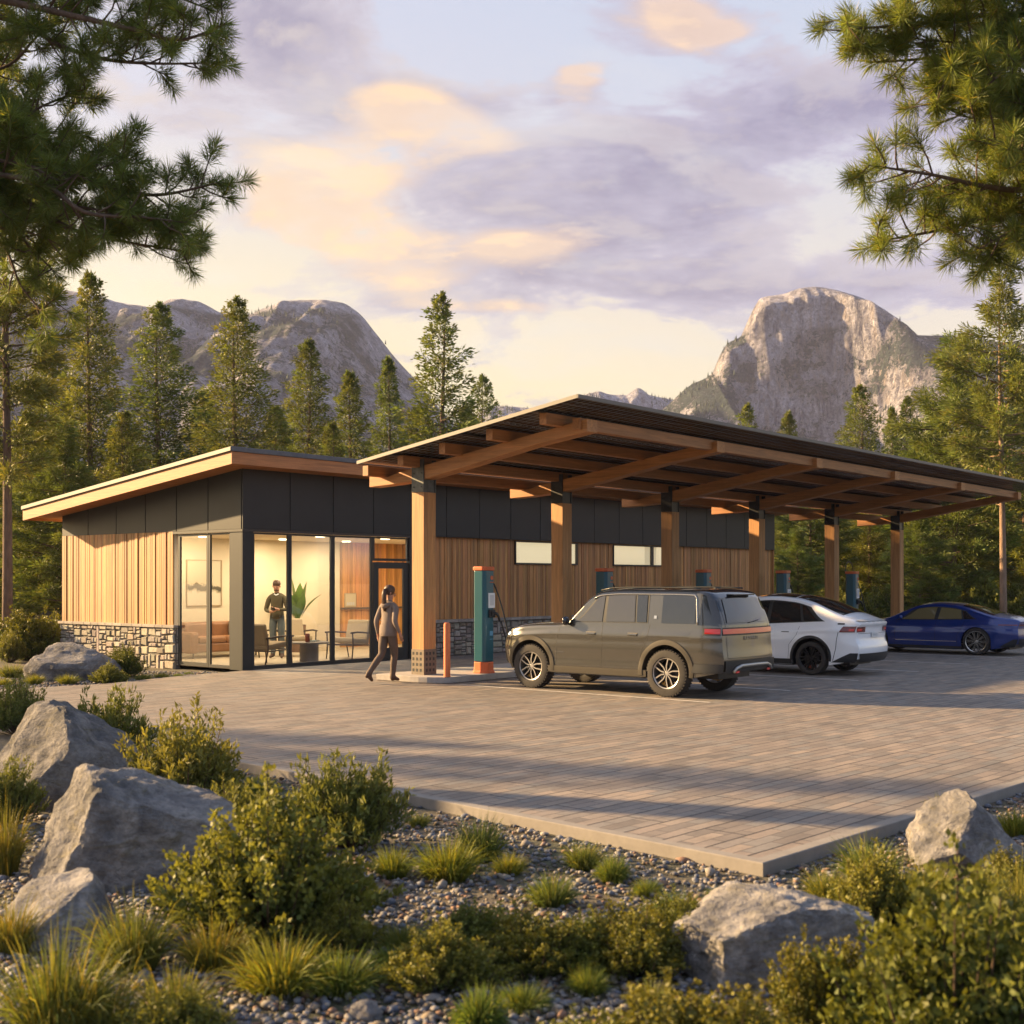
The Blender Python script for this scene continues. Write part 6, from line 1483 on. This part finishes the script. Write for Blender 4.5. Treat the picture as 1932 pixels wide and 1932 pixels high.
near_pine(lb_, [([(-220, -40, 8.4), (0, 0, 8.2), (130, 28, 8.0), (250, 55, 7.9), (340, 75, 7.8), (425, 45, 7.7)], .035, 2.0), ([(-200, 0, 8.6), (30, 40, 8.5), (110, 85, 8.3), (200, 112, 8.2), (300, 120, 8.1), (415, 118, 8.0)], .03, 1.9),
                ([(-100, -90, 8.3), (150, -30, 8.1), (300, -15, 8.0), (400, 20, 7.9)], .025, 1.5),
                ([(-220, 200, 8.4), (0, 265, 8.3), (90, 310, 8.2), (170, 345, 8.1), (290, 368, 8.0), (410, 345, 7.9)], .04, 2.1), ([(-180, 300, 8.7), (30, 370, 8.5), (130, 430, 8.4), (230, 455, 8.3), (355, 475, 8.2)], .03, 2.1),
                ([(-160, 330, 8.0), (60, 340, 7.9), (160, 400, 7.8), (270, 410, 7.8), (350, 420, 7.8)], .025, 2.1), ([(-150, 200, 8.3), (0, 240, 8.2), (80, 200, 8.2), (160, 168, 8.1)], .022, 1.9), ([(-150, 260, 8.9), (20, 300, 8.8), (90, 250, 8.7), (170, 260, 8.6)], .02, 1.9),
                ([(-160, 380, 8.8), (-10, 400, 8.8), (60, 470, 8.7), (110, 520, 8.6)], .022, 1.3), ([(-160, 440, 9.0), (-10, 450, 9.0), (40, 540, 8.9), (90, 600, 8.8)], .02, 1.2), ([(-140, 340, 8.4), (0, 350, 8.3), (90, 380, 8.2), (200, 400, 8.1), (320, 440, 8.0)], .022, 2.0), ([(-140, 300, 8.1), (40, 310, 8.0), (120, 340, 8.0), (230, 300, 7.9)], .02, 1.9), ([(-140, 400, 8.6), (0, 430, 8.5), (60, 440, 8.5), (150, 480, 8.4)], .02, 1.9), ([(-150, 120, 8.8), (0, 130, 8.7), (80, 60, 8.6), (160, 20, 8.5)], .02, 1.3)], 31,
          'near pine whose long-needled boughs reach in from the upper left', 12.5, .3)
rb_ = W(2480, HY, 12.2)
near_pine(rb_, [([(2150, -60, 7.6), (1950, 20, 7.5), (1840, 30, 7.4), (1730, 45, 7.3), (1600, 55, 7.2)], .032, 2.3), ([(2150, -20, 7.8), (1960, 70, 7.7), (1850, 95, 7.6), (1750, 110, 7.5), (1640, 118, 7.4)], .03, 2.3), ([(2100, -120, 7.4), (1930, -30, 7.3), (1800, -20, 7.2), (1700, 0, 7.1)], .025, 2.3),
                ([(2150, 190, 7.5), (1950, 205, 7.4), (1860, 170, 7.3), (1800, 140, 7.2), (1760, 170, 7.2)], .03, 2.3), ([(2150, 210, 7.7), (1960, 215, 7.6), (1880, 220, 7.5), (1770, 200, 7.4)], .025, 2.3), ([(2150, 120, 7.3), (1980, 110, 7.2), (1900, 130, 7.1), (1840, 190, 7.1)], .02, 2.3),
                ([(2150, 340, 7.5), (1950, 358, 7.4), (1860, 352, 7.3), (1760, 330, 7.2), (1640, 312, 7.1)], .03, 2.3), ([(2150, 330, 7.7), (1960, 370, 7.6), (1880, 400, 7.5), (1790, 430, 7.4), (1660, 455, 7.3)], .035, 2.3), ([(2150, 300, 7.2), (1980, 290, 7.2), (1890, 270, 7.1), (1830, 250, 7.1)], .02, 2.3),
                ([(2150, 380, 7.4), (1980, 400, 7.4), (1900, 440, 7.3), (1830, 480, 7.3)], .02, 2.3), ([(2150, 280, 7.9), (1990, 320, 7.9), (1900, 330, 7.8), (1800, 370, 7.7)], .022, 2.3), ([(2150, 20, 7.5), (1990, 60, 7.4), (1900, 60, 7.4), (1820, 80, 7.3), (1700, 70, 7.3)], .02, 2.2), ([(2150, 240, 7.5), (1990, 250, 7.4), (1910, 230, 7.4), (1850, 210, 7.3)], .02, 2.2), ([(2150, 360, 7.7), (1990, 380, 7.6), (1920, 420, 7.6), (1860, 450, 7.5)], .02, 2.2), ([(2150, 60, 7.9), (1990, 130, 7.9), (1930, 180, 7.8), (1880, 250, 7.8)], .02, 2.3)], 32,
          'near pine whose bright long-needled boughs reach in from the upper right', 12.5, -.3)
# ------------------------------------------------------------------ mountains
def ridge_mesh(name, prof, D0, back, front, zbase, rough, seed, wallf=None, nx=260, ny=90, conv=1.0):
    """heightfield: crest height along the view's width, standing at its own distance with a front slope and a back slope"""
    px = [p[0] for p in prof]; pz = [CAMH + (HY - p[1]) / F * D0 for p in prof]; f = pchip(px, pz); V_ = []; x0_, x1_ = px[0], px[-1]
    if wallf: ss = [-front * (1 - k / 30 * .62) for k in range(30)] + [-front * .38 * (1 - k / (ny - 45)) for k in range(ny - 45)] + [back * k / 15 for k in range(16)]
    else: ss = [-front + (front + back) * k / ny for k in range(ny + 1)]
    ny = len(ss) - 1; N = mnoise.noise
    for s in ss:
        for i in range(nx + 1):
            u = x0_ + (x1_ - x0_) * i / nx; r_ = (u - CX) / F * D0; zc_ = f(u)
            sh = conv * wallf(u, -s / front) if (wallf and s < 0) else (1 - max(0, -s / front) ** 1.25 if s < 0 else 1 - (s / back) ** 1.6)
            z = zbase + (zc_ - zbase) * sh; d = D0 + s
            amp = rough * min(1, abs(s) / (front * .12) + .10) * (zc_ - zbase)
            n_ = mnoise.fractal(Vector((r_ * .012, d * .012, seed)), .9, 2.1, 6); rg = abs(N(Vector((r_ * .03, d * .012, seed + 5)))); r2 = abs(N(Vector((r_ * .09, d * .05, seed + 7))))
            z += amp * (n_ * .5 - rg * .45 - r2 * .16)
            dd = d + amp * (N(Vector((r_ * .05, z * .03, seed + 9))) * .6 + abs(N(Vector((r_ * .11, z * .014, seed + 3)))) * .55 + abs(N(Vector((r_ * .03, z * .09, seed + 4)))) * .25)
            w = CAM + dd * FW + r_ * RT; V_.append((w[0], w[1], z))
    Fq = [(j * (nx + 1) + i, j * (nx + 1) + i + 1, (j + 1) * (nx + 1) + i + 1, (j + 1) * (nx + 1) + i) for j in range(ny) for i in range(nx)]
    me = np_mesh(name, V_, Fq)
    return me
def mtn_mat(name, rock, forest, thr, zmax, streak=.6):
    m, nt, b = new_mat(name); tc = nt.n('ShaderNodeTexCoord').outputs['Object']; geo = nt.n('ShaderNodeNewGeometry'); sn = nt.n('ShaderNodeSeparateXYZ'); nt.l(geo.outputs['Normal'], sn.inputs[0]); sp = nt.n('ShaderNodeSeparateXYZ'); nt.l(tc, sp.inputs[0])
    a = nt.noise(.022, tc, 9, .66); f = nt.noise(.30, tc, 8, .72, .6); md_ = nt.noise(.06, nt.map(tc, (1, 1, .6)), 8, .7, 1.2)
    st = nt.noise(.11, nt.map(tc, (1, 1, .10)), 7, .7, .25); steep = nt.ramp(sn.outputs[2], [(.25, 1), (.6, 0)])
    c = nt.mix(1.0, rock, nt.ramp(f, [(.36, .45), (.62, 1.45)]), 'MULTIPLY'); c = nt.mix(1.0, c, nt.ramp(md_, [(.36, .6), (.62, 1.3)]), 'MULTIPLY')
    k = nt.m('MULTIPLY', steep, streak)
    c = nt.mix(nt.m('MULTIPLY', nt.ramp(st, [(.38, 1), (.49, 0)]), k), c, (.085, .09, .13)); c = nt.mix(nt.m('MULTIPLY', nt.ramp(st, [(.52, 0), (.66, 1)]), k), c, (.52, .43, .35))
    for sc_, q, dst in ((.10, .5, 2.5), (.33, .55, 1.5)):
        cr_ = nt.noise(sc_, nt.map(tc, (1, 1, .55), (.5, .3, .4)), 8, .72, dst); c = nt.mix(nt.ramp(cr_, [(.475, 0), (.497, q), (.52, 0)]), c, (.045, .05, .065))
    tf = nt.m('ADD', nt.m('ADD', a, nt.m('MULTIPLY', nt.m('SUBTRACT', f, .5), .7)), nt.m('MULTIPLY', sn.outputs[2], .22))
    fm = nt.m('MULTIPLY', nt.ramp(tf, [(thr, 0), (thr + .03, 1)]), nt.ramp(nt.m('DIVIDE', sp.outputs[2], 250), [(zmax / 250 - .015, 1), (zmax / 250, 0)]))
    c = nt.mix(fm, c, nt.mix(nt.ramp(f, [(.4, 0), (.6, 1)]), forest, (forest[0] * 2.2, forest[1] * 2, forest[2] * 2)))
    nt.l(c, b.inputs[0]); b.inputs['Roughness'].default_value = .95; b.inputs['Specular IOR Level'].default_value = .1
    bp = nt.n('ShaderNodeBump'); bp.inputs['Strength'].default_value = 1; bp.inputs['Distance'].default_value = 9
    nt.l(nt.m('ADD', nt.m('ADD', nt.m('MULTIPLY', f, 1.2), nt.m('MULTIPLY', fm, .5)), nt.m('ADD', md_, st)), bp.inputs['Height']); nt.l(bp.outputs[0], b.inputs['Normal']); return m
M_mt1 = mtn_mat('far_granite_left', (.60, .58, .62), (.045, .065, .055), .66, 190); M_mt2 = mtn_mat('far_granite_dome', (.60, .58, .62), (.045, .065, .055), .60, 181, .95); M_mt3 = mtn_mat('far_range', (.55, .55, .62), (.05, .06, .06), .75, 120)
tag(link_mesh('hills', ridge_mesh('hills', [(-900, 640), (-500, 560), (-100, 520), (110, 545), (170, 556), (250, 576), (300, 580), (345, 568), (385, 576), (430, 594), (480, 592), (520, 578), (560, 569), (600, 566), (645, 570), (675, 588), (710, 628), (745, 672), (790, 722), (850, 790), (920, 850), (1000, 930), (1100, 1000)], 900, 260, 420, -2, .10, 2.0, nx=420), M_mt1, None, True), kind='structure')
tag(link_mesh('hills', ridge_mesh('hills', [(700, 900), (800, 830), (880, 790), (940, 768), (1000, 770), (1060, 765), (1110, 742), (1130, 738), (1150, 744), (1180, 746), (1205, 732), (1225, 745), (1260, 752), (1320, 775), (1400, 800), (1500, 900)], 1130, 120, 300, -2, .12, 6.0, nx=260), M_mt3, None, True), kind='structure')
def cliff(u, t_):
    """front profile of the great dome: sheer face, then talus"""
    t_ = min(1, max(0, t_))
    e = min(1, max(0, (u - 1340) / 60)) * min(1, max(0, (1700 - u) / 120))
    soft = 1 - t_ ** 1.1
    edge = .05 + .16 * max(0, (u - 1545) / 160)
    if t_ < edge: c_ = 1 - .04 * (t_ / edge)
    elif t_ < edge + .10: c_ = .96 - .50 * ((t_ - edge) / .10) ** .9
    else: c_ = .46 * (1 - (t_ - edge - .10) / (1 - edge - .10)) ** .9
    return c_ * e + soft * (1 - e)
tag(link_mesh('mountain', ridge_mesh('mountain', [(1130, 870), (1200, 812), (1255, 768), (1300, 728), (1345, 702), (1357, 672), (1372, 648), (1400, 632), (1412, 604), (1424, 578), (1436, 562), (1480, 554), (1510, 544), (1540, 541), (1575, 546), (1620, 562), (1660, 582), (1700, 610), (1728, 632), (1790, 634), (1860, 642), (1950, 650), (2100, 690), (2400, 760)], 900, 260, 340, -2, .055, 12.0, wallf=cliff, nx=460, ny=150), M_mt2, None, True), kind='structure')
# far woods: dark massed conifers on the mountain feet (cannot be counted)
def far_woods():
    rs = np.random.default_rng(77); V_, F_, C_ = [], [], []
    n = 5200
    for i in range(n):
        D = rs.uniform(110, 430); r_ = rs.uniform(-.50, .50) * D; h = rs.uniform(7, 13) * (1 if D < 250 else 1.3); w = h * .16; p = CAM + D * FW + r_ * RT; b0 = len(V_)
        if D < 160 and abs(r_) < 25: continue
        for lv in range(3):
            z0_ = GZ + h * lv * .27; z1_ = GZ + h * (.45 + lv * .275); ww = w * (1 - lv * .28); bb = len(V_)
            for k in range(6): a = k * 1.047 + lv; q = rs.uniform(.7, 1.2); V_.append((p[0] + ww * q * math.cos(a), p[1] + ww * q * math.sin(a), z0_ + rs.uniform(-.2, .3)))
            V_.append((p[0], p[1], z1_)); 
            for k in range(6): F_.append((bb + k, bb + (k + 1) % 6, bb + 6))
        kk = rs.uniform(.6, 1.3); C_ += [(kk, kk, kk)] * (len(V_) - b0)
    for o in [o for o in bpy.data.objects if o.name.split('.')[0] in ('hills', 'mountain')]:
        co_ = np.empty(len(o.data.vertices) * 3, dtype=np.float32); o.data.vertices.foreach_get('co', co_); co_ = co_.reshape(-1, 3)
        no_ = np.empty(len(o.data.vertices) * 3, dtype=np.float32); o.data.vertices.foreach_get('normal', no_); no_ = no_.reshape(-1, 3)
        sel = rs.permutation(len(co_))[:26000]; cnt = 0
        for i in sel:
            p = co_[i]; nz_ = abs(no_[i][2]); 
            if p[2] < 20 or nz_ < .45 or cnt > 3600: continue
            q = mnoise.noise(Vector((p[0] * .018, p[1] * .018, p[2] * .03)))
            if q < (.02 if p[2] < 182 else .25) and rs.random() > .04: continue
            if p[2] > 196: continue
            cnt += 1; h = rs.uniform(1.6, 3.6); w = h * .24; bb = len(V_); j_ = rs.uniform(-2, 2, 2)
            for k in range(5): a = k * 1.257; V_.append((p[0] + j_[0] + w * math.cos(a), p[1] + j_[1] + w * math.sin(a), p[2] - .8))
            V_.append((p[0] + j_[0], p[1] + j_[1], p[2] + h))
            for k in range(5): F_.append((bb + k, bb + (k + 1) % 5, bb + 5))
            kk = rs.uniform(.6, 1.2); C_ += [(kk, kk, kk)] * 6
    return np_mesh('far_woods', V_, F_, np.array(C_))
tag(link_mesh('far_woods', far_woods(), leaf_mat('far_needles', (.06, .085, .04), .2)), 'dense dark far-off conifer woods at the feet of the mountains', 'woods', kind='stuff')
# ------------------------------------------------------------------ haze
hz = MB(); q0 = rect_cam(-25, 1290, -640, 640, GZ - 1.2); q1 = [(p[0], p[1], 262.0) for p in q0]
hz.add(q0 + q1, [(0, 1, 2, 3), (4, 5, 6, 7), (0, 1, 5, 4), (1, 2, 6, 5), (2, 3, 7, 6), (3, 0, 4, 7)])
hm = bpy.data.materials.new('haze'); hm.use_nodes = True; hn = hm.node_tree; hn.nodes.clear(); ho_ = hn.nodes.new('ShaderNodeOutputMaterial'); pv_ = hn.nodes.new('ShaderNodeVolumePrincipled')
pv_.inputs['Density'].default_value = .00016; pv_.inputs['Color'].default_value = (.62, .64, .90, 1); pv_.inputs['Anisotropy'].default_value = .0
hn.links.new(pv_.outputs[0], ho_.inputs['Volume']); tag(hz.build('haze', hm), 'thin evening haze in the air over the whole valley', 'haze', kind='stuff')
